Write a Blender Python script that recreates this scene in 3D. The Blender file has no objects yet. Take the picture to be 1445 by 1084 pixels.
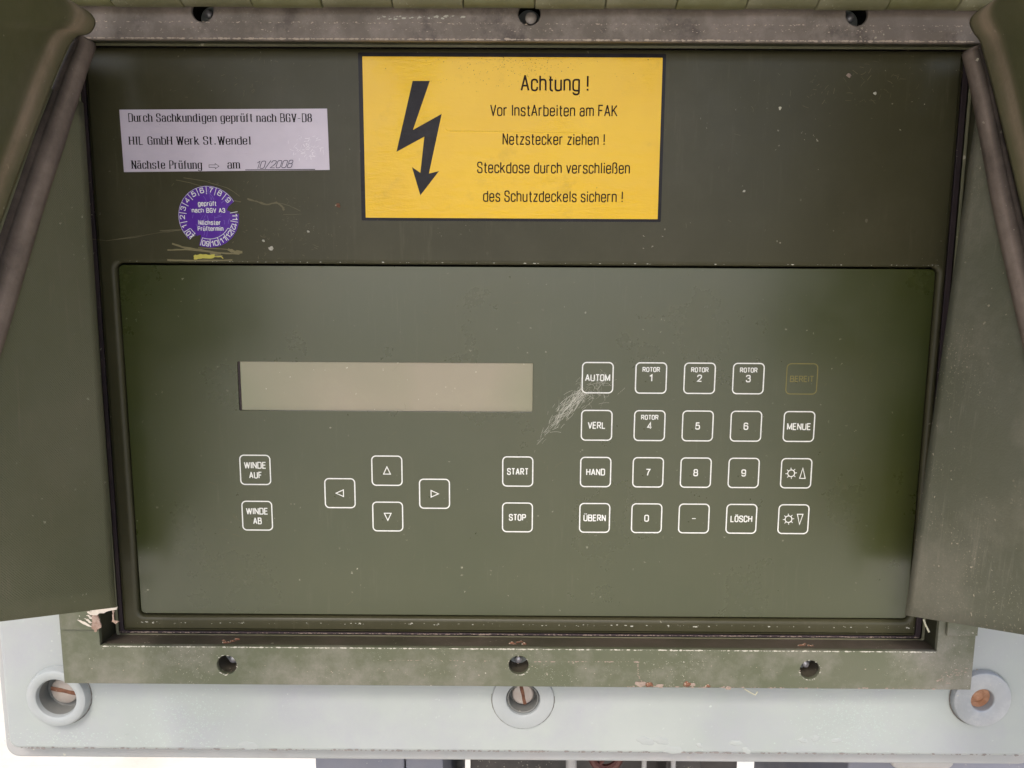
import bpy, bmesh, math, random
from mathutils import Vector
random.seed(7)
C = bpy.context.scene.collection
scene = bpy.context.scene
R = math.radians
MM = 0.001

# ---------------------------------------------------------------- camera
cam_d = bpy.data.cameras.new('camera')
cam_d.sensor_width = 36.0
cam_d.lens = 36.0 * 1085.0 / 1445.0
cam_d.clip_start = 0.01
cam_d.clip_end = 400.0
cam = bpy.data.objects.new('camera', cam_d)
C.objects.link(cam)
cam.location = (0.0, -0.361667, 0.0)
from mathutils import Matrix
_p, _y, _r = R(8.19375711), R(-0.19029854), R(0.31327688)
_f = Vector((math.sin(_y) * math.cos(_p), math.cos(_y) * math.cos(_p), -math.sin(_p)))
_ri = Vector((math.cos(_y), -math.sin(_y), 0)); _u = _ri.cross(_f)
_r2 = _ri * math.cos(_r) + _u * math.sin(_r); _u2 = -_ri * math.sin(_r) + _u * math.cos(_r)
cam.rotation_euler = Matrix((_r2, _u2, -_f)).transposed().to_euler()
scene.camera = cam

# ---------------------------------------------------------------- sky and sun
SUN_EL, SUN_AZ = 49.0, -14.0          # elevation; azimuth measured from straight in front of the box, minus = from the left
world = bpy.data.worlds.new('World'); scene.world = world
world.use_nodes = True
wn = world.node_tree.nodes; wn.clear()
sky = wn.new('ShaderNodeTexSky'); sky.sky_type = 'NISHITA'; sky.sun_disc = False
sky.sun_elevation = R(SUN_EL); sky.sun_rotation = R(180.0 - SUN_AZ)
sky.air_density = 0.8; sky.dust_density = 3.5; sky.ozone_density = 1.0
bg = wn.new('ShaderNodeBackground'); bg.inputs['Strength'].default_value = 0.145
wo = wn.new('ShaderNodeOutputWorld')
world.node_tree.links.new(sky.outputs[0], bg.inputs[0]); world.node_tree.links.new(bg.outputs[0], wo.inputs[0])
sd = bpy.data.lights.new('sun', 'SUN'); sd.energy = 0.8; sd.angle = R(16.0); sd.color = (1.0, 0.975, 0.94)
sun = bpy.data.objects.new('sun', sd); C.objects.link(sun); sun.location = (0, -3, 4)
_d = Vector((-math.sin(R(SUN_AZ)) * math.cos(R(SUN_EL)), math.cos(R(SUN_AZ)) * math.cos(R(SUN_EL)), -math.sin(R(SUN_EL))))
sun.rotation_euler = _d.to_track_quat('-Z', 'Y').to_euler()
vs = scene.view_settings
vs.view_transform = 'Standard'; vs.look = 'None'; vs.gamma = 1.0; vs.use_curve_mapping = False
vs.exposure = 1.25

# ---------------------------------------------------------------- materials
def srgb(r, g, b):
    f = lambda c: (c / 255 / 12.92) if c / 255 <= 0.04045 else ((c / 255 + 0.055) / 1.055) ** 2.4
    return (f(r), f(g), f(b), 1.0)

class N:
    def __init__(s, name):
        s.m = bpy.data.materials.new(name); s.m.use_nodes = True
        s.t = s.m.node_tree; s.b = s.t.nodes['Principled BSDF']
        s.tc = s.t.nodes.new('ShaderNodeTexCoord')
    def node(s, kind, **kw):
        n = s.t.nodes.new(kind)
        for k, v in kw.items(): setattr(n, k, v)
        return n
    def link(s, a, b): s.t.links.new(a, b)
    def noise(s, scale, detail=4.0, rough=0.55, stretch=None, w=0.0):
        n = s.node('ShaderNodeTexNoise'); n.inputs['Scale'].default_value = scale
        n.inputs['Detail'].default_value = detail; n.inputs['Roughness'].default_value = rough
        mp = s.node('ShaderNodeMapping'); mp.inputs['Location'].default_value = (w, w * 1.7, w * 0.6)
        if stretch: mp.inputs['Scale'].default_value = stretch
        s.link(s.tc.outputs['Object'], mp.inputs['Vector']); s.link(mp.outputs[0], n.inputs['Vector'])
        return n.outputs['Fac']
    def ramp(s, fac, a, b, lo=0.0, hi=1.0):
        n = s.node('ShaderNodeMapRange'); n.inputs['From Min'].default_value = a; n.inputs['From Max'].default_value = b
        n.inputs['To Min'].default_value = lo; n.inputs['To Max'].default_value = hi
        s.link(fac, n.inputs['Value']); return n.outputs['Result']
    def mul(s, a, b):
        n = s.node('ShaderNodeMath', operation='MULTIPLY'); s.link(a, n.inputs[0])
        if isinstance(b, float): n.inputs[1].default_value = b
        else: s.link(b, n.inputs[1])
        return n.outputs[0]
    def mix(s, fac, a, b):
        n = s.node('ShaderNodeMix', data_type='RGBA'); s.link(fac, n.inputs['Factor'])
        for v, i in ((a, 6), (b, 7)):
            if isinstance(v, tuple): n.inputs[i].default_value = v
            else: s.link(v, n.inputs[i])
        return n.outputs[2]
    def specks(s, scale, keep, size, w=0.0):
        """random small flecks: voronoi cells of which only a few hold a dot"""
        v = s.node('ShaderNodeTexVoronoi'); v.inputs['Scale'].default_value = scale
        mp = s.node('ShaderNodeMapping'); mp.inputs['Location'].default_value = (w, w, w)
        wn_ = s.node('ShaderNodeTexNoise'); wn_.inputs['Scale'].default_value = scale * 1.5
        s.link(s.tc.outputs['Object'], wn_.inputs['Vector'])
        ad = s.node('ShaderNodeMix', data_type='VECTOR'); ad.inputs['Factor'].default_value = 0.0022
        s.link(s.tc.outputs['Object'], ad.inputs[4]); s.link(wn_.outputs['Color'], ad.inputs[5])
        s.link(ad.outputs[1], mp.inputs['Vector']); s.link(mp.outputs[0], v.inputs['Vector'])
        sep = s.node('ShaderNodeSeparateColor'); s.link(v.outputs['Color'], sep.inputs[0])
        a = s.ramp(sep.outputs[0], 1 - keep, 1 - keep + 0.01)
        sz = s.ramp(sep.outputs[1], 0.0, 1.0, size * 0.35, size)
        lt = s.node('ShaderNodeMath', operation='LESS_THAN'); s.link(v.outputs['Distance'], lt.inputs[0]); s.link(sz, lt.inputs[1])
        return s.mul(lt.outputs[0], a)

def paint(name, c1, c2, rough=0.4, dust=0.25, dustcol=srgb(150, 140, 128), speck=0.05, speckcol=srgb(190, 185, 165),
          bump=0.15, bscale=1400.0, big=14.0, spec=0.5, metallic=0.0, dustscale=30.0, dark=0.0, speckscale=260.0, weave=False, w=0.0, rvar=0.08, coat=0.0, fine=0.35, pale_band=None, rscale=60.0, streak=0.0):
    s = N(name)
    col = s.mix(s.ramp(s.noise(big, 5, 0.6, w=w), 0.35, 0.65), c1, c2)
    fn = s.ramp(s.noise(900.0, 3, 0.7, w=w + 3), 0.35, 0.75)
    dm = s.mul(s.ramp(s.noise(dustscale, 8, 0.68, w=w + 1), 0.45, 0.78), dust)
    fdm = s.node('ShaderNodeMath', operation='MULTIPLY_ADD'); s.link(fn, fdm.inputs[0]); fdm.inputs[1].default_value = fine; fdm.inputs[2].default_value = 1 - fine
    dm = s.mul(dm, fdm.outputs[0])
    col = s.mix(dm, col, dustcol)
    if dark > 0:
        col = s.mix(s.mul(s.ramp(s.noise(55.0, 6, 0.7, w=w + 5), 0.55, 0.7), dark), col, srgb(48, 40, 38))
    if speck > 0:
        clus = s.ramp(s.noise(18.0, 3, 0.6, w=w + 9), 0.42, 0.66, 0.0, 1.0)
        col = s.mix(s.mul(s.specks(speckscale, speck, 0.2, w), clus), col, speckcol)
        col = s.mix(s.mul(s.specks(speckscale * 0.5, speck * 0.6, 0.11, w + 2), clus), col, speckcol)
        col = s.mix(s.mul(s.specks(speckscale * 2.7, speck * 2.5, 0.33, w + 4), s.ramp(s.noise(24.0, 5, 0.7, w=w + 13), 0.5, 0.7, 0.0, 0.8)), col, speckcol)
    if streak > 0:
        col = s.mix(s.mul(s.ramp(s.noise(420.0, 5, 0.75, (1, 1, 0.07), w=w + 31), 0.56, 0.74), s.mul(s.ramp(s.noise(16.0, 4, 0.6, w=w + 33), 0.4, 0.62), streak)), col, dustcol)
    if pale_band:
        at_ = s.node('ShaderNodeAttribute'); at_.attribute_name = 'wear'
        col = s.mix(s.mul(at_.outputs['Fac'], s.ramp(s.noise(40.0, 6, 0.7, w=w + 21), 0.25, 0.6, 0.25, 0.85)), col, pale_band)
    s.link(col, s.b.inputs['Base Color'])
    rg = s.ramp(s.noise(rscale, 8, 0.7, w=w + 7), 0.3, 0.7, rough - rvar, rough + rvar)
    s.link(rg, s.b.inputs['Roughness'])
    s.b.inputs['Specular IOR Level'].default_value = spec; s.b.inputs['Metallic'].default_value = metallic
    if coat: s.b.inputs['Coat Weight'].default_value = coat; s.b.inputs['Coat Roughness'].default_value = 0.2
    if bump > 0:
        bp = s.node('ShaderNodeBump'); bp.inputs['Strength'].default_value = bump; bp.inputs['Distance'].default_value = 0.0002
        h = s.noise(bscale, 3, 0.6, w=w)
        if weave:
            wv = s.node('ShaderNodeTexWave', bands_direction='DIAGONAL'); wv.inputs['Scale'].default_value = 520.0; wv.inputs['Distortion'].default_value = 1.2
            wv.inputs['Detail'].default_value = 2.0
            s.link(s.tc.outputs['Object'], wv.inputs['Vector'])
            ad = s.node('ShaderNodeMath', operation='ADD'); s.link(h, ad.inputs[0]); s.link(s.mul(wv.outputs['Fac'], 0.3), ad.inputs[1]); h = ad.outputs[0]
        s.link(h, bp.inputs['Height']); s.link(bp.outputs[0], s.b.inputs['Normal'])
    return s.m

def plain(name, c, rough=0.6, spec=0.3, metallic=0.0, emis=None):
    s = N(name); 
    col = s.mix(s.ramp(s.noise(700.0, 3, 0.6), 0.3, 0.7), c, tuple(x * 0.86 for x in c[:3]) + (1.0,))
    s.link(col, s.b.inputs['Base Color']); s.b.inputs['Roughness'].default_value = rough
    s.b.inputs['Specular IOR Level'].default_value = spec; s.b.inputs['Metallic'].default_value = metallic
    return s.m

M = {}
M['fascia'] = paint('olive_fascia_paint', srgb(59, 57, 39), srgb(64, 62, 43), rough=0.36, dust=0.12, dustcol=srgb(120, 112, 96), speck=0.016, bump=0.05, dustscale=22, spec=0.26, streak=0.2, rscale=20.0, w=1)
M['keypad'] = paint('keypad_membrane', srgb(53, 59, 26), srgb(58, 62, 30), rough=0.31, dust=0.045, dustcol=srgb(140, 136, 118), speck=0.014, bump=0.02, dustscale=9, spec=0.85, w=2, rvar=0.09, coat=0.15, rscale=16.0, streak=0.10)
M['frame'] = paint('olive_frame_paint', srgb(80, 84, 64), srgb(90, 91, 74), rough=0.5, dust=0.65, dustcol=srgb(150, 142, 136), speck=0.13, speckcol=srgb(205, 198, 185), bump=0.35, dustscale=35, w=3, spec=0.35, speckscale=420)
M['frame_top'] = paint('dusty_frame_paint', srgb(98, 90, 80), srgb(122, 112, 104), rough=0.6, dust=0.8, dustcol=srgb(158, 146, 138), speck=0.10, speckcol=srgb(180, 170, 150), bump=0.5, dustscale=70, dark=0.55, w=4, spec=0.3, speckscale=500)
M['wall'] = paint('inner_wall_paint', srgb(62, 60, 46), srgb(80, 72, 62), rough=0.55, dust=0.5, dustcol=srgb(112, 96, 92), speck=0.09, bump=0.3, dustscale=40, w=5, spec=0.35)
M['wall_dark'] = paint('clean_inner_wall_paint', srgb(50, 50, 34), srgb(60, 58, 42), rough=0.5, dust=0.15, speck=0.02, bump=0.2, w=35, spec=0.3)  # darker olive paints the shade on the top and side walls
M['bead'] = paint('worn_rim_paint', srgb(96, 96, 72), srgb(112, 110, 86), rough=0.5, dust=0.3, speck=0.05, bump=0.2, w=36, spec=0.4)
M['seal'] = paint('perished_rubber_seal', srgb(50, 42, 44), srgb(60, 50, 52), rough=0.65, dust=0.2, dustcol=srgb(110, 95, 92), speck=0.08, bump=0.3, w=6, spec=0.25)
M['strip'] = paint('dusty_rubber_strip', srgb(46, 40, 35), srgb(56, 49, 43), rough=0.7, dust=0.4, dustcol=srgb(120, 106, 98), speck=0.05, bump=0.5, dustscale=60, w=7, spec=0.2, pale_band=srgb(140, 126, 116))
M['lid'] = paint('olive_lid_paint', srgb(80, 82, 52), srgb(88, 87, 62), rough=0.6, dust=0.25, dustcol=srgb(132, 118, 98), speck=0.035, bump=0.35, dustscale=20, w=8, spec=0.25, big=20, pale_band=srgb(160, 142, 122))
M['canvas'] = paint('olive_canvas', srgb(90, 91, 69), srgb(98, 98, 78), rough=0.75, dust=0.3, dustcol=srgb(128, 116, 100), speck=0.02, bump=0.9, bscale=1600, dustscale=14, w=9, spec=0.2, weave=True, streak=0.45)
M['canvas_r'] = paint('dusty_olive_canvas', srgb(86, 87, 71), srgb(95, 95, 82), rough=0.7, dust=0.6, dustcol=srgb(142, 134, 120), speck=0.22, speckcol=srgb(170, 160, 140), bump=0.8, bscale=1100, dustscale=24, w=10, spec=0.25, speckscale=380, streak=0.6)
M['housing'] = paint('pale_grey_green_paint', srgb(141, 147, 143), srgb(151, 156, 152), rough=0.45, dust=0.85, dustcol=srgb(140, 140, 148), speck=0.03, speckcol=srgb(180, 186, 180), bump=0.3, bscale=260.0, dustscale=26, w=11, spec=0.5, big=9)
M['lip'] = paint('weathered_pale_edge', srgb(142, 144, 142), srgb(152, 153, 152), rough=0.6, dust=0.5, dustcol=srgb(150, 140, 136), speck=0.06, bump=0.4, dustscale=45, w=12)
M['boss'] = paint('pale_boss_paint', srgb(136, 141, 139), srgb(146, 150, 149), rough=0.4, dust=0.3, dustcol=srgb(165, 162, 165), speck=0.04, bump=0.1, w=13)
M['washer'] = paint('zinc_washer_metal', srgb(132, 136, 138), srgb(160, 163, 166), rough=0.42, dust=0.4, dustcol=srgb(205, 205, 205), speck=0.03, bump=0.2, w=14, metallic=0.35, dustscale=80)
M['screw'] = paint('dirty_steel', srgb(150, 142, 136), srgb(168, 160, 150), rough=0.5, dust=0.5, dustcol=srgb(130, 105, 92), speck=0.08, bump=0.3, w=15, metallic=0.3, dustscale=120)
M['pin'] = plain('pale_steel_pin', srgb(190, 188, 190), 0.35, 0.5, 0.4)
M['rust'] = paint('brown_rust', srgb(84, 56, 44), srgb(112, 80, 64), rough=0.9, dust=0.4, dustcol=srgb(160, 120, 96), speck=0.1, bump=0.8, w=16, spec=0.1, big=200, dustscale=300)
M['orange_rust'] = paint('orange_rust', srgb(140, 100, 74), srgb(172, 136, 112), rough=0.9, dust=0.4, dustcol=srgb(120, 80, 60), speck=0.05, bump=0.8, w=17, spec=0.1, big=150, dustscale=200)
M['hinge'] = paint('hinge_paint', srgb(88, 88, 52), srgb(102, 100, 70), rough=0.5, dust=0.4, dustcol=srgb(140, 140, 112), speck=0.05, bump=0.4, w=18, dustscale=90, spec=0.4)
M['hinge2'] = paint('hinge_paint_pale', srgb(92, 91, 62), srgb(104, 101, 76), rough=0.5, dust=0.4, dustcol=srgb(150, 146, 124), speck=0.05, bump=0.4, w=19, dustscale=90, spec=0.4)
M['black'] = plain('dark_recess', srgb(22, 21, 18), 0.8, 0.1)
M['print'] = plain('white_print', srgb(232, 232, 226), 0.5, 0.4)
M['print_olive'] = plain('olive_print', srgb(122, 114, 66), 0.5, 0.4)
M['ink'] = plain('black_ink', srgb(20, 19, 18), 0.5, 0.15)
M['ink_brown'] = plain('dark_brown_print', srgb(40, 24, 8), 0.5, 0.15)
M['pen'] = plain('grey_pen_ink', srgb(70, 66, 86), 0.5, 0.2)
M['scratch'] = plain('scratched_primer', srgb(104, 98, 74), 0.6, 0.3)
M['scuff'] = plain('pale_scuff', srgb(186, 184, 170), 0.6, 0.3)
M['yellow_smear'] = plain('yellow_paint_smear', srgb(196, 186, 88), 0.6, 0.3)
M['torn'] = paint('torn_tape', srgb(148, 124, 108), srgb(108, 82, 68), rough=0.85, dust=0.5, dustcol=srgb(232, 220, 208), speck=0.1, bump=0.8, w=20, big=120, dustscale=150)
M['white_tape'] = plain('white_torn_edge', srgb(196, 186, 172), 0.8, 0.2)
M['thread'] = plain('pale_thread', srgb(190, 186, 160), 0.7, 0.2)
M['steel_blue'] = paint('grey_blue_sheet', srgb(104, 106, 116), srgb(116, 118, 128), rough=0.5, dust=0.2, speck=0.02, w=21)
M['dark_metal'] = paint('dark_machine_metal', srgb(44, 42, 40), srgb(66, 60, 56), rough=0.6, dust=0.4, dustcol=srgb(110, 100, 94), speck=0.1, w=22)
M['pipe'] = paint('pale_pipe', srgb(150, 148, 146), srgb(168, 165, 160), rough=0.5, dust=0.3, speck=0.03, w=23)
M['red'] = paint('red_paint', srgb(84, 46, 40), srgb(92, 54, 46), rough=0.5, speck=0.0, w=24)

def sticker_mat(name, c1, c2, dirt, dirtcol, bumps, rough, noise_scale, spec=0.4, coat=0.15):
    """glossy vinyl with wrinkles and spots of dirt"""
    s = N(name)
    col = s.mix(s.ramp(s.noise(20.0, 4, 0.6), 0.35, 0.65), c1, c2)
    col = s.mix(s.mul(s.ramp(s.noise(45.0, 9, 0.75, w=4.5), 0.56, 0.75), dirt), col, dirtcol)
    col = s.mix(s.specks(420.0, 0.05, 0.15), col, dirtcol)
    s.link(col, s.b.inputs['Base Color']); s.b.inputs['Roughness'].default_value = rough
    s.b.inputs['Specular IOR Level'].default_value = spec
    s.b.inputs['Coat Weight'].default_value = coat; s.b.inputs['Coat Roughness'].default_value = 0.1
    bp = s.node('ShaderNodeBump'); bp.inputs['Strength'].default_value = bumps; bp.inputs['Distance'].default_value = 0.0006
    a = s.noise(noise_scale, 5, 0.6, (1, 1, 2.2)); b = s.mul(s.ramp(s.noise(18.0, 3, 0.5, w=2.0), 0.5, 0.68), s.noise(170.0, 5, 0.7, (0.6, 1, 2.6)))
    ad = s.node('ShaderNodeMath', operation='ADD'); s.link(s.mul(a, 0.5), ad.inputs[0]); s.link(b, ad.inputs[1])
    s.link(ad.outputs[0], bp.inputs['Height']); s.link(bp.outputs[0], s.b.inputs['Normal']); s.link(bp.outputs[0], s.b.inputs['Coat Normal'])
    return s.m
M['yellow'] = sticker_mat('yellow_vinyl', srgb(228, 181, 0), srgb(233, 188, 2), 0.25, srgb(120, 92, 24), 0.9, 0.3, 60.0, 0.3, 0.3)
M['black_vinyl'] = sticker_mat('black_vinyl', srgb(22, 20, 24), srgb(28, 25, 30), 0.4, srgb(70, 60, 60), 0.6, 0.3, 80.0, 0.2, 0.0)
M['label'] = sticker_mat('white_paper_label', srgb(190, 180, 192), srgb(204, 194, 206), 0.3, srgb(168, 158, 172), 0.5, 0.38, 90.0)
M['violet'] = sticker_mat('violet_vinyl', srgb(74, 26, 136), srgb(84, 36, 148), 0.45, srgb(132, 112, 186), 0.8, 0.35, 160.0)

def lcd():
    s = N('lcd_window')
    g = s.noise(11.0, 2, 0.5)
    col = s.mix(s.ramp(g, 0.35, 0.65), srgb(112, 116, 80), srgb(140, 130, 106))
    col = s.mix(s.mul(s.ramp(s.noise(30.0, 8, 0.8, w=3.0), 0.5, 0.75), 0.12), col, srgb(170, 175, 130))
    col = s.mix(s.specks(700.0, 0.04, 0.22), col, srgb(190, 190, 165))
    s.link(col, s.b.inputs['Base Color']); s.b.inputs['Roughness'].default_value = 0.16
    s.b.inputs['Specular IOR Level'].default_value = 1.0
    s.b.inputs['Coat Weight'].default_value = 0.6; s.b.inputs['Coat Roughness'].default_value = 0.12
    bp = s.node('ShaderNodeBump'); bp.inputs['Strength'].default_value = 0.08; bp.inputs['Distance'].default_value = 0.0002
    s.link(s.noise(900.0, 2, 0.5, (1, 1, 0.1)), bp.inputs['Height']); s.link(bp.outputs[0], s.b.inputs['Normal'])
    return s.m
M['lcd'] = lcd(); M['lcd_cell'] = plain('faint_lcd_cell', srgb(138, 134, 108), 0.3, 0.5)

def ground_mat():
    s = N('pale_dry_ground')
    col = s.mix(s.ramp(s.noise(2.0, 8, 0.7), 0.35, 0.65), srgb(196, 188, 170), srgb(214, 208, 194))
    col = s.mix(s.mul(s.ramp(s.noise(9.0, 8, 0.7, w=2.0), 0.6, 0.75), 0.5), col, srgb(150, 140, 100))
    s.link(col, s.b.inputs['Base Color']); s.b.inputs['Roughness'].default_value = 0.9
    return s.m
M['ground'] = ground_mat()

# ---------------------------------------------------------------- mesh helpers (all coordinates in millimetres: X right, H towards the viewer, Z up)
def W(x, h, z): return Vector((x * MM, -h * MM, z * MM))

def tag(o, label=None, cat=None, group=None, kind=None):
    if label: o['label'] = label
    if cat: o['category'] = cat
    if group: o['group'] = group
    if kind: o['kind'] = kind
    return o

ANCHOR = {}
def thing(name, x, h, z, label, cat, group=None, kind=None):
    o = bpy.data.objects.new(name, None); C.objects.link(o); o.empty_display_size = 0.02
    o.location = W(x, h, z); ANCHOR[o] = Vector((x, h, z))
    return tag(o, label, cat, group, kind)

def link(name, me, mat, parent=None, anchor=None):
    """anchor (mm): where the mesh's own origin stands; its vertices are given relative to it"""
    o = bpy.data.objects.new(name, me); C.objects.link(o)
    if mat is not None and not me.materials: me.materials.append(M[mat] if isinstance(mat, str) else mat)
    a = Vector(anchor) if anchor is not None else Vector((0, 0, 0))
    ANCHOR[o] = a
    if parent is not None:
        o.parent = parent; a = a - ANCHOR[parent]
    o.location = W(*a)
    return o

def raw(name, verts, faces, smooth=False):
    me = bpy.data.meshes.new(name); me.from_pydata([W(*v) for v in verts], [], faces); me.update()
    bm = bmesh.new(); bm.from_mesh(me); bmesh.ops.recalc_face_normals(bm, faces=bm.faces); bm.to_mesh(me); bm.free()
    if smooth:
        me.polygons.foreach_set('use_smooth', [True] * len(me.polygons))
        me.set_sharp_from_angle(angle=R(38))
    return me

def plate(name, loops, h0, h1, mat, parent=None, bevel=0.0, anchor=None, flat_only=False, res=2):
    """a flat plate with holes: loops are lists of (x, z) in mm, the first one outer; bevel rounds every edge"""
    cu = bpy.data.curves.new(name, 'CURVE'); cu.dimensions = '2D'; cu.fill_mode = 'BOTH' if not flat_only else 'FRONT'
    ax, ah, az = anchor if anchor else (0, 0, 0)
    for lp in loops:
        sp = cu.splines.new('POLY'); sp.points.add(len(lp) - 1)
        for i, (x, z) in enumerate(lp): sp.points[i].co = ((x - ax) * MM, (z - az) * MM, 0, 1)
        sp.use_cyclic_u = True
    t = (h1 - h0) * MM
    cu.bevel_depth = bevel * MM; cu.bevel_resolution = res; cu.offset = -bevel * MM
    cu.extrude = max(t / 2 - bevel * MM, 0)
    tmp = bpy.data.objects.new('tmp', cu); C.objects.link(tmp)
    me = bpy.data.meshes.new_from_object(tmp.evaluated_get(bpy.context.evaluated_depsgraph_get()))
    bpy.data.objects.remove(tmp); bpy.data.curves.remove(cu)
    mid = (h0 + h1) / 2 - ah
    for v in me.vertices:
        x, y, zz = v.co; v.co = (x, -mid * MM - zz, y)
    bm = bmesh.new(); bm.from_mesh(me)
    bmesh.ops.remove_doubles(bm, verts=bm.verts, dist=1e-6)
    bmesh.ops.recalc_face_normals(bm, faces=bm.faces); bm.to_mesh(me); bm.free()
    me.materials.clear()
    me.update()
    if bevel > 0:
        me.polygons.foreach_set('use_smooth', [True] * len(me.polygons)); me.set_sharp_from_angle(angle=R(40))
    flats = [bevel > 0 and abs(p.normal.y) < 0.99 and not (p.area > 2e-5 and max(abs(c) for c in p.normal) > .9999) for p in me.polygons]
    me.polygons.foreach_set('use_smooth', flats); me.update()
    me.name = name
    return link(name, me, mat, parent, anchor)

def rr(x0, z0, x1, z1, r=0.0, n=5):
    """rounded rectangle"""
    if r <= 0: return [(x0, z0), (x1, z0), (x1, z1), (x0, z1)]
    out = []
    for cx, cz, a in ((x1 - r, z0 + r, -90), (x1 - r, z1 - r, 0), (x0 + r, z1 - r, 90), (x0 + r, z0 + r, 180)):
        for i in range(n + 1):
            t = R(a + 90 * i / n); out.append((cx + r * math.cos(t), cz + r * math.sin(t)))
    return out

def circ(x, z, r, n=32, a0=0.0): return [(x + r * math.cos(a0 + 2 * math.pi * i / n), z + r * math.sin(a0 + 2 * math.pi * i / n)) for i in range(n)]

def lathe(name, prof, x, z, mat, parent, n=40, wob=0.0):
    """turn a profile of (radius, h) about the axis that points at the viewer; anchored at (x, 0, z)"""
    vs_, fs = [], []
    for r, h in prof:
        for i in range(n):
            a = 2 * math.pi * i / n; vs_.append((r * math.cos(a), h, r * math.sin(a)))
    for j in range(len(prof) - 1):
        for i in range(n):
            k = (i + 1) % n; fs.append((j * n + i, j * n + k, (j + 1) * n + k, (j + 1) * n + i))
    if prof[0][0] > 0.001 and wob >= 0 and prof[0][0] < 0.02: pass
    return link(name, raw(name, vs_, fs, True), mat, parent, (x, 0, z))

def tube(name, pts, r, mat, parent=None, n=8, closed=False, anchor=None, rz=None):
    pts = [Vector(p) for p in pts]; vs_, fs = [], []
    rs = r if isinstance(r, (list, tuple)) else [r] * len(pts)
    a = Vector(anchor) if anchor else Vector((0, 0, 0))
    m = len(pts); up = None
    for i, p in enumerate(pts):
        q0 = pts[(i - 1) % m] if (closed or i) else p; q1 = pts[(i + 1) % m] if (closed or i < m - 1) else p
        d = (q1 - q0).normalized()
        if up is None: up = d.orthogonal().normalized()
        up = (up - d * up.dot(d)).normalized(); s_ = d.cross(up)
        for k in range(n):
            t = 2 * math.pi * k / n; vs_.append(p - a + (up * math.cos(t) + s_ * math.sin(t)) * rs[i])
    for i in range(m if closed else m - 1):
        j = (i + 1) % m
        for k in range(n):
            l = (k + 1) % n; fs.append((i * n + k, i * n + l, j * n + l, j * n + k))
    if not closed: fs.append(tuple(range(n))); fs.append(tuple((m - 1) * n + k for k in range(n)))
    return link(name, raw(name, vs_, fs, True), mat, parent, anchor)

def box(name, x0, x1, h0, h1, z0, z1, mat, parent=None, b=0.4, anchor=None):
    return plate(name, [rr(x0, z0, x1, z1, 0)], h0, h1, mat, parent, b, anchor)

# ---------------------------------------------------------------- stroke lettering
def rounded(pts, closed, r, sx, sy):
    P = [(p[0] * sx, p[1] * sy, (p[2] if len(p) > 2 else r) * min(sx, sy) * 1.0) for p in pts]
    n = len(P); out = []
    for i in range(n):
        x, y, rad = P[i]
        if (not closed and i in (0, n - 1)) or rad <= 1e-6: out.append((x, y)); continue
        x0, y0 = P[i - 1][:2]; x1, y1 = P[(i + 1) % n][:2]
        a = math.hypot(x0 - x, y0 - y); b = math.hypot(x1 - x, y1 - y)
        fa = 0.5 if (closed or i - 1 > 0) else 1.0; fb = 0.5 if (closed or i + 1 < n - 1) else 1.0
        da, db = min(rad, a * fa * 0.98), min(rad, b * fb * 0.98)
        A = (x + (x0 - x) / a * da, y + (y0 - y) / a * da); B = (x + (x1 - x) / b * db, y + (y1 - y) / b * db)
        for k in range(5):
            t = k / 4; out.append(((1 - t) ** 2 * A[0] + 2 * t * (1 - t) * x + t * t * B[0], (1 - t) ** 2 * A[1] + 2 * t * (1 - t) * y + t * t * B[1]))
    return out

def ribbon(pts, closed, wf, h, vs_, fs):
    """flat stroke of width wf(dx, dz) along 2D points, written as quads at height h"""
    q = []
    for p in pts:
        if not q or math.hypot(p[0] - q[-1][0], p[1] - q[-1][1]) > 1e-4: q.append(p)
    if closed and math.hypot(q[0][0] - q[-1][0], q[0][1] - q[-1][1]) < 1e-4: q.pop()
    n = len(q); b0 = len(vs_)
    for i in range(n):
        a = q[i - 1] if (closed or i) else None; c = q[(i + 1) % n] if (closed or i < n - 1) else None
        ds = []
        for u, v in ((a, q[i]), (q[i], c)):
            if u is None or v is None: continue
            l = math.hypot(v[0] - u[0], v[1] - u[1]) or 1e-9; ds.append(((v[0] - u[0]) / l, (v[1] - u[1]) / l))
        if len(ds) == 1: ds.append(ds[0])
        nx, nz = -(ds[0][1] + ds[1][1]), ds[0][0] + ds[1][0]; l = math.hypot(nx, nz) or 1e-9; nx /= l; nz /= l
        cosv = max(0.45, abs(nx * -ds[0][1] + nz * ds[0][0]))
        w = (wf(*ds[0]) + wf(*ds[1])) / 4 / cosv
        vs_.append((q[i][0] + nx * w, h, q[i][1] + nz * w)); vs_.append((q[i][0] - nx * w, h, q[i][1] - nz * w))
    for i in range(n if closed else n - 1):
        j = (i + 1) % n; fs.append((b0 + 2 * i, b0 + 2 * j, b0 + 2 * j + 1, b0 + 2 * i + 1))

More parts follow.
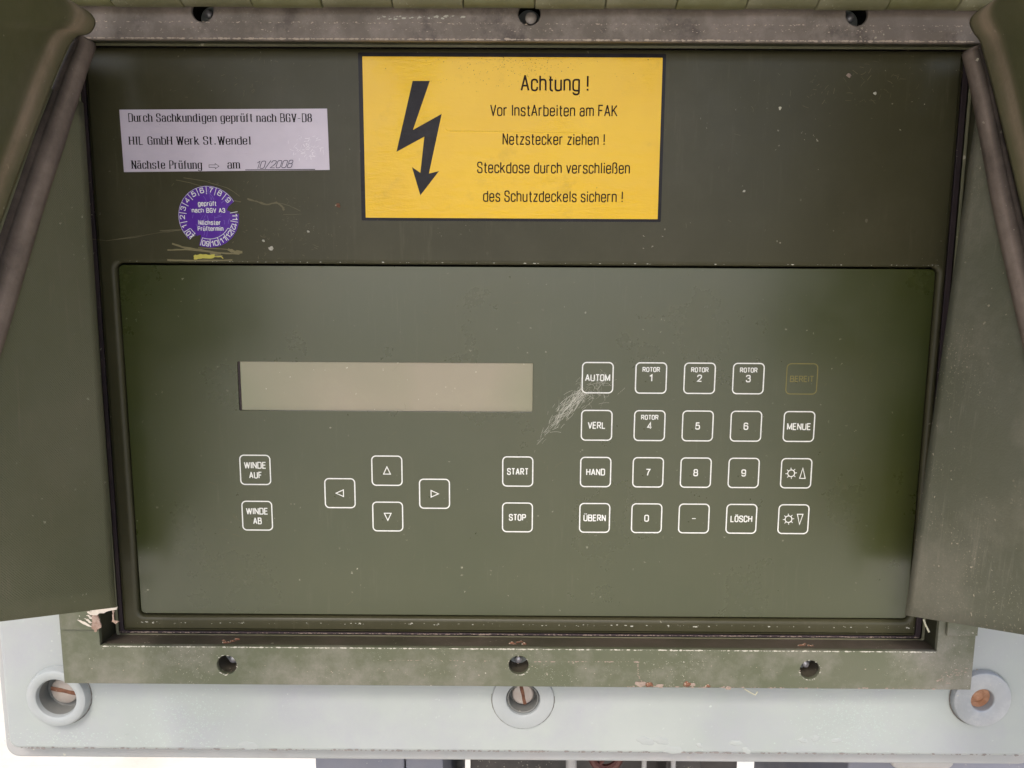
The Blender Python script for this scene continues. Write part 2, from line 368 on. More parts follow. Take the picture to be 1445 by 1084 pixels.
o_ = 'c'
G = {  # glyph: (advance, [(closed?, corner radius, points)])
 'A': (.50, [(0, 0, [(0, 0), (.23, 1), (.46, 0)]), (0, 0, [(.08, .32), (.38, .32)])]),
 'B': (.47, [(1, .1, [(0, .53, 0), (0, 1, 0), (.39, 1), (.39, .53)]), (1, .11, [(0, 0, 0), (0, .53, 0), (.43, .53), (.43, 0)])]),
 'C': (.44, [(0, .17, [(.4, .68), (.4, 1), (0, 1), (0, 0), (.4, 0), (.4, .32)])]),
 'D': (.46, [(1, .14, [(0, 0, 0), (0, 1, 0), (.42, 1), (.42, 0)])]),
 'E': (.40, [(0, 0, [(.36, 1), (0, 1), (0, 0), (.36, 0)]), (0, 0, [(0, .53), (.32, .53)])]),
 'F': (.38, [(0, 0, [(.36, 1), (0, 1), (0, 0)]), (0, 0, [(0, .52), (.31, .52)])]),
 'G': (.46, [(0, .17, [(.4, .72), (.4, 1), (0, 1), (0, 0), (.4, 0, .1), (.4, .5, 0), (.22, .5)])]),
 'H': (.46, [(0, 0, [(0, 0), (0, 1)]), (0, 0, [(.42, 0), (.42, 1)]), (0, 0, [(0, .53), (.42, .53)])]),
 'I': (.06, [(0, 0, [(.02, 0), (.02, 1)])]),
 'K': (.46, [(0, 0, [(0, 0), (0, 1)]), (0, 0, [(.42, 1), (0, .38)]), (0, 0, [(.14, .56), (.44, 0)])]),
 'L': (.38, [(0, 0, [(0, 1), (0, 0), (.36, 0)])]),
 'M': (.56, [(0, 0, [(0, 0), (0, 1), (.26, .1), (.52, 1), (.52, 0)])]),
 'N': (.46, [(0, 0, [(0, 0), (0, 1), (.42, 0), (.42, 1)])]),
 'O': (.44, [(1, .19, [(0, 0), (0, 1), (.4, 1), (.4, 0)])]),
 'P': (.44, [(0, .14, [(0, 0), (0, 1, 0), (.4, 1), (.4, .46), (0, .46)])]),
 'R': (.46, [(0, .14, [(0, 0), (0, 1, 0), (.4, 1), (.4, .5), (0, .5)]), (0, 0, [(.2, .5), (.43, 0)])]),
 'S': (.44, [(0, .14, [(.39, .7), (.39, 1), (0, 1), (.0, .56), (.4, .46), (.4, 0), (0, 0), (0, .3)])]),
 'T': (.42, [(0, 0, [(0, 1), (.4, 1)]), (0, 0, [(.2, 1), (.2, 0)])]),
 'U': (.46, [(0, .18, [(0, 1), (0, 0), (.42, 0), (.42, 1)])]),
 'V': (.46, [(0, 0, [(0, 1), (.22, 0), (.44, 1)])]),
 'W': (.66, [(0, 0, [(0, 1), (.16, 0), (.32, .95), (.48, 0), (.64, 1)])]),
 '0': (.42, [(1, .18, [(0, 0), (0, 1), (.38, 1), (.38, 0)])]),
 '1': (.26, [(0, 0, [(0, .78), (.18, 1), (.18, 0)])]),
 '2': (.42, [(0, .16, [(0, .7), (0, 1), (.38, 1), (.38, .6, .2), (0, .04, 0), (.4, 0.02)])]),
 '3': (.42, [(0, .14, [(0, .75), (0, 1), (.36, 1), (.36, .54), (.14, .54)]), (0, .14, [(.2, .54), (.38, .54), (.38, 0), (0, 0), (0, .27)])]),
 '4': (.44, [(0, 0, [(.3, 0), (.3, 1), (0, .25), (.42, .25)])]),
 '5': (.42, [(0, .15, [(.36, 1), (.06, 1, 0), (.02, .5, 0), (.1, .62, .05), (.38, .62), (.38, 0), (0, 0), (0, .25)])]),
 '6': (.42, [(0, .16, [(.36, .78), (.36, 1), (0, 1), (0, 0), (.38, 0), (.38, .58), (0, .58)])]),
 '7': (.42, [(0, .1, [(0, 1), (.38, 1, 0), (.2, .5), (.14, 0)])]),
 '8': (.42, [(1, .15, [(.02, .53), (.02, 1), (.36, 1), (.36, .53)]), (0, .15, [(.2, .53), (0, .53), (0, 0), (.38, 0), (.38, .53), (.18, .53)])]),
 '9': (.42, [(0, .16, [(.02, .22), (.02, 0), (.38, 0), (.38, 1), (0, 1), (0, .42), (.38, .42)])]),
 '-': (.34, [(0, 0, [(0, .42), (.3, .42)])]),
 '/': (.36, [(0, 0, [(0, -.08), (.3, 1.05)])]),
 '!': (.12, [(0, 0, [(.04, 1), (.04, .27)]), (0, 0, [(.04, .13), (.04, 0)])]),
 '.': (.14, [(0, 0, [(.04, .14), (.04, 0)])]),
 ' ': (.14, []),
 'a': (.42, [(0, .14, [(.03, .54), (.03, .74), (.35, .74), (.35, 0)]), (0, .13, [(.35, .42), (0, .42), (0, 0), (.35, 0), (.35, .2)])]),
 'b': (.42, [(0, 0, [(0, 0), (0, 1)]), (0, .15, [(0, .74), (.38, .74), (.38, 0), (0, 0)])]),
 'c': (.38, [(0, .15, [(.36, .5), (.36, .74), (0, .74), (0, 0), (.36, 0), (.36, .24)])]),
 'd': (.42, [(0, 0, [(.38, 0), (.38, 1)]), (0, .15, [(.38, .74), (0, .74), (0, 0), (.38, 0)])]),
 'e': (.42, [(0, .16, [(.02, .38), (.37, .38, 0), (.37, .74), (0, .74), (0, 0), (.37, 0), (.37, .2)])]),
 'f': (.26, [(0, .12, [(.26, 1), (.09, 1), (.09, 0)]), (0, 0, [(0, .72), (.24, .72)])]),
 'g': (.42, [(0, .15, [(.38, .74), (0, .74), (0, 0), (.38, 0)]), (0, .14, [(.38, .76), (.38, -.26), (.02, -.26), (.02, -.12)])]),
 'h': (.41, [(0, 0, [(0, 0), (0, 1)]), (0, .14, [(0, .45), (0, .74), (.36, .74), (.36, 0)])]),
 'i': (.06, [(0, 0, [(.02, 0), (.02, .74)]), (0, 0, [(.02, .87), (.02, 1)])]),
 'k': (.40, [(0, 0, [(0, 0), (0, 1)]), (0, 0, [(.34, .74), (0, .28)]), (0, 0, [(.12, .44), (.37, 0)])]),
 'l': (.06, [(0, 0, [(.02, 0), (.02, 1)])]),
 'm': (.64, [(0, 0, [(0, 0), (0, .76)]), (0, .12, [(0, .5), (0, .74), (.3, .74), (.3, 0)]), (0, .12, [(.3, .5), (.3, .74), (.6, .74), (.6, 0)])]),
 'n': (.41, [(0, 0, [(0, 0), (0, .76)]), (0, .14, [(0, .45), (0, .74), (.36, .74), (.36, 0)])]),
 'o': (.42, [(1, .16, [(0, 0), (0, .74), (.38, .74), (.38, 0)])]),
 'p': (.42, [(0, 0, [(0, -.26), (0, .76)]), (0, .15, [(0, .74), (.38, .74), (.38, 0), (0, 0)])]),
 'r': (.27, [(0, 0, [(0, 0), (0, .76)]), (0, .1, [(0, .6), (.05, .73), (.24, .73)])]),
 's': (.38, [(0, .11, [(.34, .56), (.34, .74), (.01, .74), (.01, .42), (.35, .34), (.35, 0), (0, 0), (0, .2)])]),
 't': (.26, [(0, .1, [(.1, .96), (.1, 0), (.26, 0)]), (0, 0, [(0, .72), (.25, .72)])]),
 'u': (.41, [(0, .14, [(0, .74), (0, 0), (.36, 0), (.36, .3)]), (0, 0, [(.36, 0), (.36, .74)])]),
 'v': (.38, [(0, 0, [(0, .74), (.18, 0), (.36, .74)])]),
 'z': (.38, [(0, 0, [(.01, .72), (.35, .72), (.0, .02), (.36, .02)])]),
 'ß': (.44, [(0, .14, [(0, 0), (0, 1), (.34, 1), (.34, .58), (.18, .56)]), (0, .14, [(.18, .55), (.39, .55), (.39, 0), (.16, 0)])]),
}
for base, new, y in (('A', 'Ä', 1.12), ('O', 'Ö', 1.12), ('U', 'Ü', 1.12), ('a', 'ä', .9), ('o', 'ö', .9), ('u', 'ü', .9)):
    a_, st = G[base]; c_ = a_ / 2 - .02
    G[new] = (a_, st + [(0, 0, [(c_ - .1, y), (c_ - .1, y + .13)]), (0, 0, [(c_ + .1, y), (c_ + .1, y + .13)])])

SPLIT = set('NMWVvzAK')
def text_mesh(s, x0, x1, z0, cap, stroke, h, style='sans', slant=0.0, gap=.12, place=None, vs_=None, fs=None, ws=1.0):
    """lettering of given extent; returns verts, faces. serif: broad-nib widths and ticks at the ends of stems"""
    vs_ = [] if vs_ is None else vs_; fs = [] if fs is None else fs
    gp = stroke * .85 + cap * (.11 if style == 'sans' else .14)
    xtra = [.16 if (style == 'serif' and ch in 'Iil.') else (.03 if ch in 'Iil!' else 0) for ch in s]
    wid = [(G[ch][0] - .04) * (ws if ch == ' ' else 1) + e for ch, e in zip(s, xtra)]
    sx = max((x1 - x0 - gp * (len(s) - 1)) / max(sum(wid), .01), .5); sy = cap
    adv, tot = [], 0.0
    for w_ in wid:
        adv.append(tot / sx); tot += w_ * sx + gp
    if style == 'serif': wf = lambda dx, dz: stroke * (0.4 + 0.75 * abs(dz) ** 2)
    else: wf = lambda dx, dz: stroke
    layer = 0
    for ch, a, ex_ in zip(s, adv, xtra):
        a += ex_ / 2; strokes_ = []
        for closed, rad, pts in G[ch][1]:
            if ch in SPLIT and len(pts) > 2:
                for i in range(len(pts) - 1):
                    p_, q_ = pts[i], pts[i + 1]; L = math.hypot((q_[0] - p_[0]) * sx, (q_[1] - p_[1]) * sy); e0 = (stroke * .22 / L) if i > 0 else 0; e1 = (stroke * .22 / L) if i < len(pts) - 2 else 0
                    strokes_.append((0, 0, [(p_[0] - (q_[0] - p_[0]) * e0, p_[1] - (q_[1] - p_[1]) * e0), (q_[0] + (q_[0] - p_[0]) * e1, q_[1] + (q_[1] - p_[1]) * e1)]))
            else: strokes_.append((closed, rad, pts))
        for closed, rad, pts in strokes_:
            q = rounded([((p[0]),) + tuple(p[1:]) for p in pts], closed, rad, sx, sy) if False else None
            P = rounded(pts, closed, rad, min(sx, sy * 1.2), sy) if False else rounded(pts, closed, rad * 1.3, sx, sy)
            P = [(x0 + a * sx + x + slant * y, z0 + y) for x, y in P]
            if place: P = [place(*p) for p in P]
            ribbon(P, closed, wf, h + (layer % 6) * 0.006, vs_, fs); layer += 1
            if style == 'serif' and not closed:
                for e, f in ((0, 1), (-1, -2)):
                    ex, ez = P[e]; dx, dz = ex - P[f][0], ez - P[f][1]
                    if abs(dz) > 1.2 * abs(dx) and math.hypot(dx, dz) > cap * .2:
                        zz = ez - math.copysign(stroke * .2, dz)
                        ribbon([(ex - stroke * .95, zz), (ex + (.15 if ch in 'bdhklinmrpuä' and ez > dz / 2 + z0 + .3 * cap and dz > 0 else .95) * stroke, zz)], False, lambda a_, b_: stroke * .4, h + (layer % 6) * 0.006, vs_, fs); layer += 1
    return vs_, fs

def flat(name, vs_, fs, mat, parent, anchor=None):
    if anchor: vs_ = [(x - anchor[0], h - anchor[1], z - anchor[2]) for x, h, z in vs_]
    me = bpy.data.meshes.new(name); me.from_pydata([W(*v) for v in vs_], [], fs); me.update()
    return link(name, me, mat, parent, anchor)

# ================================================================ SETTING
gme = bpy.data.meshes.new('ground')
gme.from_pydata([(-150, -150, -1.2), (150, -150, -1.2), (150, 150, -1.2), (-150, 150, -1.2)], [], [(0, 1, 2, 3)])
ground = link('ground', gme, 'ground'); tag(ground, kind='structure')

def chipline(pts, n, jit, r0, r1, mat='chip'):
    """bare chips scattered along an edge, joined"""
    v_, f_ = [], []
    for i in range(n):
        t = random.random(); k = min(int(t * (len(pts) - 1)), len(pts) - 2); u = t * (len(pts) - 1) - k
        a, b_ = pts[k], pts[k + 1]; x, h, z = (a[q] + (b_[q] - a[q]) * u for q in range(3))
        x += random.uniform(-jit, jit) * 2; z += random.uniform(-jit, jit) * .6; r = random.uniform(r0, r1) * random.random(); m = random.randint(5, 8); b0 = len(v_); ph = random.uniform(0, 6)
        for j in range(m):
            an = ph + 2 * math.pi * j / m; q = r * random.uniform(.5, 1.2); v_.append((x + q * 1.6 * math.cos(an), h + random.uniform(0, .02), z + q * .7 * math.sin(an)))
        f_.append(tuple(range(b0, b0 + m)))
    return v_, f_

# ================================================================ PALE EQUIPMENT HOUSING
CX = 2.6
hs = thing('equipment_housing', CX, -80, -252, 'pale grey-green equipment housing behind the olive frame, three round bosses along its lower edge', 'housing')
plate('front_wall', [rr(-255.5, -240.5, 261.5, 150, 5), rr(-203.5, -184, 209, 104, 2), circ(-227.0, -210.5, 13.5, 40), circ(5.2, -211, 13.5, 40), circ(233, -208.2, 13.5, 40)], -60, 3, 'housing', hs, 2.2, res=3)
plate('rear_shell', [rr(-250, -238, 256, 146, 4)], -180, -62, 'housing', hs, 1.0)
plate('edge_lip', [rr(-263.0, -250.5, 269.0, 154, 7), rr(-250, -236, 256, 144, 3)], -40, -5, 'lip', hs, 1.8, res=3)
# mounting bosses: raised cup at the left, flat ring with sleeve in the middle, zinc washer at the right
def screw(x, z, h, r, ang, parent, mat='screw'):
    s_ = lathe('screw_head', [(0.01, h + .1), (r * .9, h), (r, h - .5), (r, h - 4)], x, z, mat, parent, 28)
    ca, sa = math.cos(R(ang)), math.sin(R(ang)); w = r * .15
    P = []
    for u, v in ((-r * .98, -w), (-r * .5, -w * 1.15), (0, -w * .9), (r * .5, -w * 1.1), (r * .98, -w), (r * .98, w), (r * .4, w * .85), (-.2 * r, w * 1.15), (-r * .98, w)):
        P.append((x + u * ca - v * sa, z + u * sa + v * ca))
    plate('screw_slot', [P], h - .2, h + .18, 'rust', s_, 0.0, anchor=(x, 0, z))
b = lathe('mounting_boss', [(15.6, 2.0), (15.4, 5.0), (14.6, 6.8), (13.6, 7.3), (11.2, 7.2), (10.2, 6.6), (9.7, 5.2), (9.6, 4.6)], -227.0, -210.5, 'boss', hs, 56)
M['bore'] = paint('shaded_bore_metal', srgb(96, 98, 94), srgb(112, 112, 108), rough=0.6, dust=0.4, dustcol=srgb(84, 80, 78), speck=0.04, bump=0.3, w=37)  # darker tone puts the shade inside the boss bores into the colour
lathe('bore_sleeve', [(9.6, 4.6), (9.4, 2.6), (9.3, -2.6), (7.0, -2.8), (6.7, -3.4), (0.01, -3.4)], -227.0, -210.5, 'bore', b, 40)
screw(-227.0, -210.5, -0.6, 6.9, -12, b)
b2 = lathe('mounting_boss', [(15.6, 3.2), (15.3, 4.0), (14.9, 4.1), (9.4, 3.9), (8.6, 3.4), (8.2, 2.2), (8.1, -3.0)], 5.2, -211.0, 'boss', hs, 56)
lathe('sleeve', [(8.1, -3), (8.0, 2.4), (7.6, 2.8), (7.2, 2.4), (6.9, -4), (0.01, -4)], 5.2, -211.0, 'bore', b2, 40)  # bore wall in the darker colour that paints the shade inside
screw(5.2, -211.0, -1.2, 5.5, -78, b2)
b3 = lathe('mounting_boss', [(14.6, 2.0), (14.4, 5.2), (14.0, 5.9), (13.4, 6.1), (6.3, 6.15), (5.9, 5.9), (5.6, 5.4), (5.5, -6), (0.01, -6)], 233.0, -208.2, 'washer', hs, 56)
lathe('bore_plug', [(5.45, 2.6), (3.5, 1.6), (2.0, 2.4), (0.01, 1.8)], 233.0, -208.2, 'orange_rust', b3, 24)
for cx_, cz_, n_, sx_, sz_ in ((-165, -224, 620, 13, 8), (172, -222, 800, 14, 9), (-222, -234, 200, 18, 2.0)):
    # frosty, rubbed patches of paint
    v_, f_ = [], []
    for i in range(n_):
        x, z = random.gauss(cx_, sx_), min(-200, max(-238, random.gauss(cz_, sz_))); m = random.randint(4, 7); q = random.uniform(.1, .42); b0 = len(v_); ph = random.uniform(0, 6)
        if math.hypot(x + 227, z + 210.5) < 16.5 or math.hypot(x - 233, z + 208) < 16.5: continue
        for j in range(m): a = ph + 2 * math.pi * j / m; k = q * random.uniform(.4, 1.2); v_.append((x + k * math.cos(a) * 1.3, 3.03 + (i % 5) * .008, z + k * math.sin(a)))
        f_.append(tuple(range(b0, b0 + m)))
    flat('frosted_patch', v_, f_, M.setdefault('frost', plain('frosted_paint', srgb(162, 172, 166), 0.6, 0.3)), hs)['kind'] = 'stuff'
def contact_shade_ring(x, z, r, a0, a1, w):  # grime-coloured arc that paints the contact shading round a boss
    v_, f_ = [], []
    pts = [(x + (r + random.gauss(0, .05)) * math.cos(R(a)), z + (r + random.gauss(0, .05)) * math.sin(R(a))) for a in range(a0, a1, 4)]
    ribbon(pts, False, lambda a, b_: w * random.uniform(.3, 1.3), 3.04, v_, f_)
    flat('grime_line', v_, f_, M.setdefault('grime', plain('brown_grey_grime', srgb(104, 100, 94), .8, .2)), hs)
contact_shade_ring(-227.0, -210.5, 15.9, -170, 50, .55); contact_shade_ring(5.2, -211.0, 15.8, -190, 10, .35); contact_shade_ring(233.0, -208.2, 14.9, 120, 330, .6)
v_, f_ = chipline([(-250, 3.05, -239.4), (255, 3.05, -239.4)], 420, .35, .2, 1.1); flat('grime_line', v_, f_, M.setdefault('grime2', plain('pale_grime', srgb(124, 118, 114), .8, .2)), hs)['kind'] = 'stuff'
# paint blisters near the lower edge
for i in range(13):
    x = random.uniform(-150, 170) if i < 11 else random.uniform(-240, 240); z = random.uniform(-238.5, -231) if i < 11 else random.uniform(-236, -205)
    if abs(x - 5) < 18 and z > -228 or abs(x + 227) < 20 or abs(x - 233) < 20: continue
    r = random.uniform(1.6, 4.6); n = 22; ph = random.uniform(0, 6)
    v_, f_ = [(0, .22, 0)], []
    for k, (q, hh) in enumerate(((.45, .21), (.8, .12), (1.0, -.05))):
        for j in range(n):
            a = 2 * math.pi * j / n; rad = r * q * (1 + .22 * math.sin(2 * a + ph) + .1 * math.sin(5 * a + ph * 2))
            v_.append((rad * math.cos(a), hh, rad * .62 * math.sin(a)))
    for j in range(n): f_.append((0, 1 + j, 1 + (j + 1) % n))
    for k in range(2):
        for j in range(n): f_.append((1 + k * n + j, 1 + (k + 1) * n + j, 1 + (k + 1) * n + (j + 1) % n, 1 + k * n + (j + 1) % n))
    link('paint_blister', raw('paint_blister', v_, f_, True), 'blister' if False else M.setdefault('blister', paint('blistered_paint', srgb(144, 149, 147), srgb(150, 155, 152), rough=0.2, dust=0.2, speck=0.0, bump=0.1, w=30)), hs, (x, 3.0, z))

# ================================================================ OLIVE FRAME
fr = thing('access_frame', CX, 8, -198, 'chipped olive green metal frame round the control panel, three holes above and three below', 'frame')
HB = [(-137.8, -187.5), (2.8, -186.6), (142.8, -187.9)]
HT = [(-134.2, 110.4), (5.4, 109.6), (144.9, 110.0)]
# four flange pieces mitred into one ring, the lower one lighter, the upper one brown with dust
XI0, XI1, ZI0, ZI1 = -198.3, 202.8, -178.0, 98.4
XO0, XO1, ZO0, ZO1 = -217.0, 220.8, -197.6, 128.0
plate('lower_rail', [[(XO0, ZO0), (XO1, ZO0), (XO1, ZI1 - .05), (XI1, ZI1 - .05), (XI1, ZI0), (XI0, ZI0), (XI0, ZI1 - .05), (XO0, ZI1 - .05)]] + [circ(x, z, 4.75, 36) for x, z in HB], 12.5, 15, 'frame', fr, 0.45)
plate('upper_rail', [[(XO0, ZI1), (XO1, ZI1), (XO1, ZO1), (XO0, ZO1)]] + [circ(x, z, 4.7, 36) for x, z in HT], 12.5, 15, 'frame_top', fr, 0.6)
plate('cover_pad', [rr(-215.5, -169.5, -198.0, 95, 0)], 15, 16.4, 'frame', fr, 0.4)
plate('cover_pad', [rr(206.0, -169.3, 220.6, 95, 0)], 15, 16.6, 'frame', fr, 0.4)
def tapered_wall():
    o0, o1 = rr(-204, -183.5, 209, 103.6), rr(-204, -183.5, 209, 103.6)
    i1 = rr(XI0 - .15, ZI0 - .15, XI1 + .15, ZI1 + .15); i0 = rr(-199.6, -179.6, 205.4, 102.4)
    v_ = [(x, 12.4, z) for x, z in o1] + [(x, 12.4, z) for x, z in i1] + [(x, -6, z) for x, z in i0] + [(x, -6, z) for x, z in o0]
    f_ = []
    for q in range(3):
        for j in range(4): f_.append((q * 4 + j, q * 4 + (j + 1) % 4, (q + 1) * 4 + (j + 1) % 4, (q + 1) * 4 + j))
    return v_, f_
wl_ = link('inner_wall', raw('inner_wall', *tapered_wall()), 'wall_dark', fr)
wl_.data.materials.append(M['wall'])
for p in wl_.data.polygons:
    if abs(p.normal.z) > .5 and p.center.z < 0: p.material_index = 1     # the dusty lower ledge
plate('back_panel', [rr(-203.9, -183.4, 208.9, 103.5, .5)], -9, -6.02, 'wall', fr, 0.0)
tube('rim_bead', [(x, 0.9, z) for x, z in rr(-197.0, -179.5, 203.6, 100.3, 1.5)], 0.75, 'bead', fr, 8, True)
for (x, z) in HB + HT:
    up = z > 0
    lathe('hole_liner', [(5.6, 12.3), (5.2, 3), (5.2, -2), (.01, -2)], x, z, 'wall' if z < 0 else 'black', fr, 28)
    dx = {-137.8: -.9, 2.8: 0, 142.8: 1.8, -134.2: -1.1, 5.4: .7, 144.9: 1.1}[x]
    mid = up and abs(dx) < 1
    px, pz, pr, ph = x + dx, (z + (-.6 if mid else 1.5)) if up else z - 2.3, 2.5 if mid else 1.7, 11.5 if mid else 6.0
    lathe('pin', [(0.01, ph), (pr * .6, ph - .15), (pr, ph - .7), (pr, -1)], px, pz, 'screw' if mid else 'pin', fr, 18)

# clumps of rust and flaked paint on the rail
def crumb(name, x, h, z, r, mat, parent, sx=1.6, n=9, seed=0):
    rnd = random.Random(seed); v_, f_ = [], []
    me = bpy.data.meshes.new(name); bm = bmesh.new(); bmesh.ops.create_icosphere(bm, subdivisions=2, radius=1)
    for v in bm.verts:
        k = 1 + rnd.uniform(-.35, .35); v.co = Vector((v.co.x * r * sx * k, v.co.y * r * .5 * k, v.co.z * r * k)) * MM
    bm.to_mesh(me); bm.free()
    return link(name, me, mat, parent, (x, h, z))
k_ = 0
for x in HB:
    for j in range(5):
        k_ += 1; crumb('rust_flake', x[0] + (j - 2) * 1.5 - 0.5, 9.5 + random.uniform(-3, 2.5), -178.3 + random.uniform(-.2, .1), random.uniform(.5, .9), 'rust', fr, seed=k_)
M['chip'] = plain('bare_chip', srgb(180, 176, 162), 0.6, 0.3)
M['chip_pink'] = plain('primer_chip', srgb(146, 130, 118), 0.7, 0.2)
v_, f_ = chipline([(-197, 15.0, -178.35), (202, 15.0, -178.35)], 900, .08, .2, .75); flat('edge_chips', v_, f_, 'chip', fr)['kind'] = 'stuff'  # chips packed densely to paint the bright highlight along the rail's top edge
v_, f_ = chipline([(50, 15.06, -197.1), (216, 15.06, -197.1)], 120, .4, .15, .8); flat('edge_chips', v_, f_, 'chip_pink', fr)['kind'] = 'stuff'
v_, f_ = chipline([(-60, 15.06, -184.5), (-45, 15.06, -184.3), (-2, 15.06, -184.5)], 60, .12, .1, .4); flat('edge_chips', v_, f_, 'chip_pink', fr)['kind'] = 'stuff'
v_, f_ = chipline([(9, 15.06, -184.6), (59, 15.06, -184.3), (60, 15.06, -184.5)], 170, .25, .15, .6); flat('edge_chips', v_, f_, 'chip_pink', fr)['kind'] = 'stuff'
v_, f_ = chipline([(60, 15.06, -184.5), (60.3, 15.06, -191), (62, 15.06, -194.5)], 60, .15, .1, .4); flat('edge_chips', v_, f_, 'chip_pink', fr)['kind'] = 'stuff'
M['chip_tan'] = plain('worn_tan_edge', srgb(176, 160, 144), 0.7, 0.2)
v_, f_ = chipline([(-186, 15.06, 98.95), (196, 15.06, 98.95)], 900, .12, .3, .9); flat('edge_chips', v_, f_, 'chip_tan', fr)['kind'] = 'stuff'  # dense tan flecks paint the highlight on the upper rail's lower edge
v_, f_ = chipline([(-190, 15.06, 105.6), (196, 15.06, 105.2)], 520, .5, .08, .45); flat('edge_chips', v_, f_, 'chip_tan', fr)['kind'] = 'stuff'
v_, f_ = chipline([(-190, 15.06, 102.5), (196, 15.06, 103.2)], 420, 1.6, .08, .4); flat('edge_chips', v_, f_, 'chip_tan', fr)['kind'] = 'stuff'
v_, f_ = chipline([(-60, 15.07, 107.6), (-20, 15.07, 107.8)], 60, 1.2, .2, .9); flat('edge_chips', v_, f_, 'chip', fr)['kind'] = 'stuff'
v_, f_ = chipline([(-216, 15.06, -188), (220, 15.06, -189)], 260, 6, .06, .35); flat('edge_chips', v_, f_, 'chip_tan', fr)['kind'] = 'stuff'
v_, f_ = chipline([(206, 15.06, -194), (219, 15.06, -186)], 90, 2.5, .1, .6); flat('edge_chips', v_, f_, 'chip_pink', fr)['kind'] = 'stuff'
for hx, hz in HB:
    v_, f_ = [], []
    for i in range(26):
        a = random.gauss(-1.2, 1.6); rr_ = random.uniform(4.8, 5.3); q, w_ = chipline([(hx + rr_ * math.cos(a), 15.06, hz + rr_ * math.sin(a)), (hx + rr_ * math.cos(a) + .01, 15.06, hz + rr_ * math.sin(a))], 1, .05, .15, .5)
        f_ += [tuple(k + len(v_) for k in t) for t in w_]; v_ += q
    flat('edge_chips', v_, f_, 'chip', fr)['kind'] = 'stuff'
for x, z, r in ((62, -195.6, 1.6), (66, -195.9, 1.3), (71, -196.6, 1.0), (84, -195.6, 1.3), (86.5, -195.9, .9), (94, -196.4, .8), (104, -197.4, .9)):
    k_ += 1; crumb('rust_flake', x, 15.1, z, r, 'rust' if k_ % 2 else 'chip_pink', fr, seed=k_ + 50)

# ================================================================ RECESSED FASCIA
fa = thing('recessed_fascia', CX, -3, -178, 'dark olive fascia plate set into the frame, carrying the stickers above the keypad', 'panel')
KX0, KX1, KZ0, KZ1 = -185.0, 195.2, -168.4, 2.9
plate('fascia_plate', [rr(-193.9, -177.2, 199.6, 99.2, 1.5), rr(KX0 - .7, KZ0 - .7, KX1 + .7, KZ1 + .9, 3.0)], -4, 1.8, 'fascia', fa, 2.0, res=4)
plate('rubber_seal', [rr(-196.1, -178.6, 202.5, 99.9, 2), rr(-194.2, -177.5, 199.9, 99.5, 1.5)], -5, 0.6, 'seal', fa, 0.3)
plate('backing', [rr(-190, -173, 196, 95, 1.5)], -5.9, -4.6, 'black', fa, 0.0)

# ================================================================ KEYPAD PANEL
kp = thing('keypad_panel', 5.1, 0, KZ0, 'dark green membrane keypad panel with a long display window and white-outlined keys', 'keypad')
DX0, DX1, DZ0, DZ1 = -131.6, 8.7, -65.6, -42.1
plate('membrane', [rr(KX0, KZ0, KX1, KZ1, 2.4), rr(DX0, DZ0, DX1, DZ1, .5)], -3.5, 0, 'keypad', kp, 0.25)
plate('display', [rr(DX0 - .6, DZ0 - .6, DX1 + .6, DZ1 + .6, 0)], -2.6, -1.0, 'lcd', kp, 0.0)
plate('display_edge', [rr(DX0 - .1, DZ0 - .1, DX0 + 1.0, DZ1 + .1, 0)], -.98, -.7, 'seal', kp, 0.0)

KX = {'W': -125.1, 'L': -84.4, 'U': -61.4, 'R': -38.5, 'S': 1.8, 'A': 39.4, 'B': 64.7, 'C': 87.7, 'D': 110.8, 'E': 136.1}
KZ = [-48.8, -71.8, -94.75, -117.7]; ZM = -106.1
key_me = {}
def key(x, z, legend, label, shapes):
    S = 7.35
    col = 'print_olive' if legend == 'BEREIT' else 'print'
    o = plate('key', [rr(x - S, z - S, x + S, z + S, 2.2)], -.2, 0.12, 'keypad', kp, 0.1, anchor=(x, 0, z)) if 'k' not in key_me else link('key', key_me['k'], 'keypad', kp, (x, 0, z))
    key_me.setdefault('k', o.data); o['label'] = label
    kk = 'o' + col
    if kk not in key_me:
        v_, f_ = [], []; ribbon(rr(-7.25, -7.25, 7.25, 7.25, 2.0, 6), True, lambda a, b_: .56 if col == 'print' else .45, .16, v_, f_)
        me = bpy.data.meshes.new('key_outline'); me.from_pydata([W(*q) for q in v_], [], f_); key_me[kk] = me
    link('key_outline', key_me[kk], col, o, (x, 0, z))
    v_, f_ = [], []
    for s_ in shapes:
        if s_[0] == 't':
            _, txt, w, cap, dz, st = s_
            text_mesh(txt, -w / 2, w / 2, dz - cap / 2, cap, st, .16, vs_=v_, fs=f_)
        elif s_[0] == 'p':
            ribbon(s_[1], True, lambda a, b_: .42, .16, v_, f_)
        elif s_[0] == 'l':
            ribbon(s_[1], False, lambda a, b_: .34, .166, v_, f_)
    # real hair-thin print thickness comes from the raised key face
    me = bpy.data.meshes.new('legend'); me.from_pydata([W(*q) for q in v_], [], f_); me.update()
    link('legend', me, col, o, (x, 0, z))
T = lambda txt, w, dz=0.0, cap=2.9, st=.5: ('t', txt, w - .5, cap, dz, st)
tri = lambda a, cx=0, cz=0, s=1.75: [(cx + math.cos(R(a)) * s * 1.1, cz + math.sin(R(a)) * s * 1.1), (cx + math.cos(R(a + 135)) * s * 1.35, cz + math.sin(R(a + 135)) * s * 1.35), (cx + math.cos(R(a - 135)) * s * 1.35, cz + math.sin(R(a - 135)) * s * 1.35)]
key(KX['W'], KZ[2], 'w', 'key with the white words WINDE AUF', [T('WINDE', 10.7, 2.3), T('AUF', 6.2, -2.6)])
key(KX['W'], KZ[3], 'w', 'key with the white words WINDE AB', [T('WINDE', 10.7, 2.3), T('AB', 4.2, -2.6)])
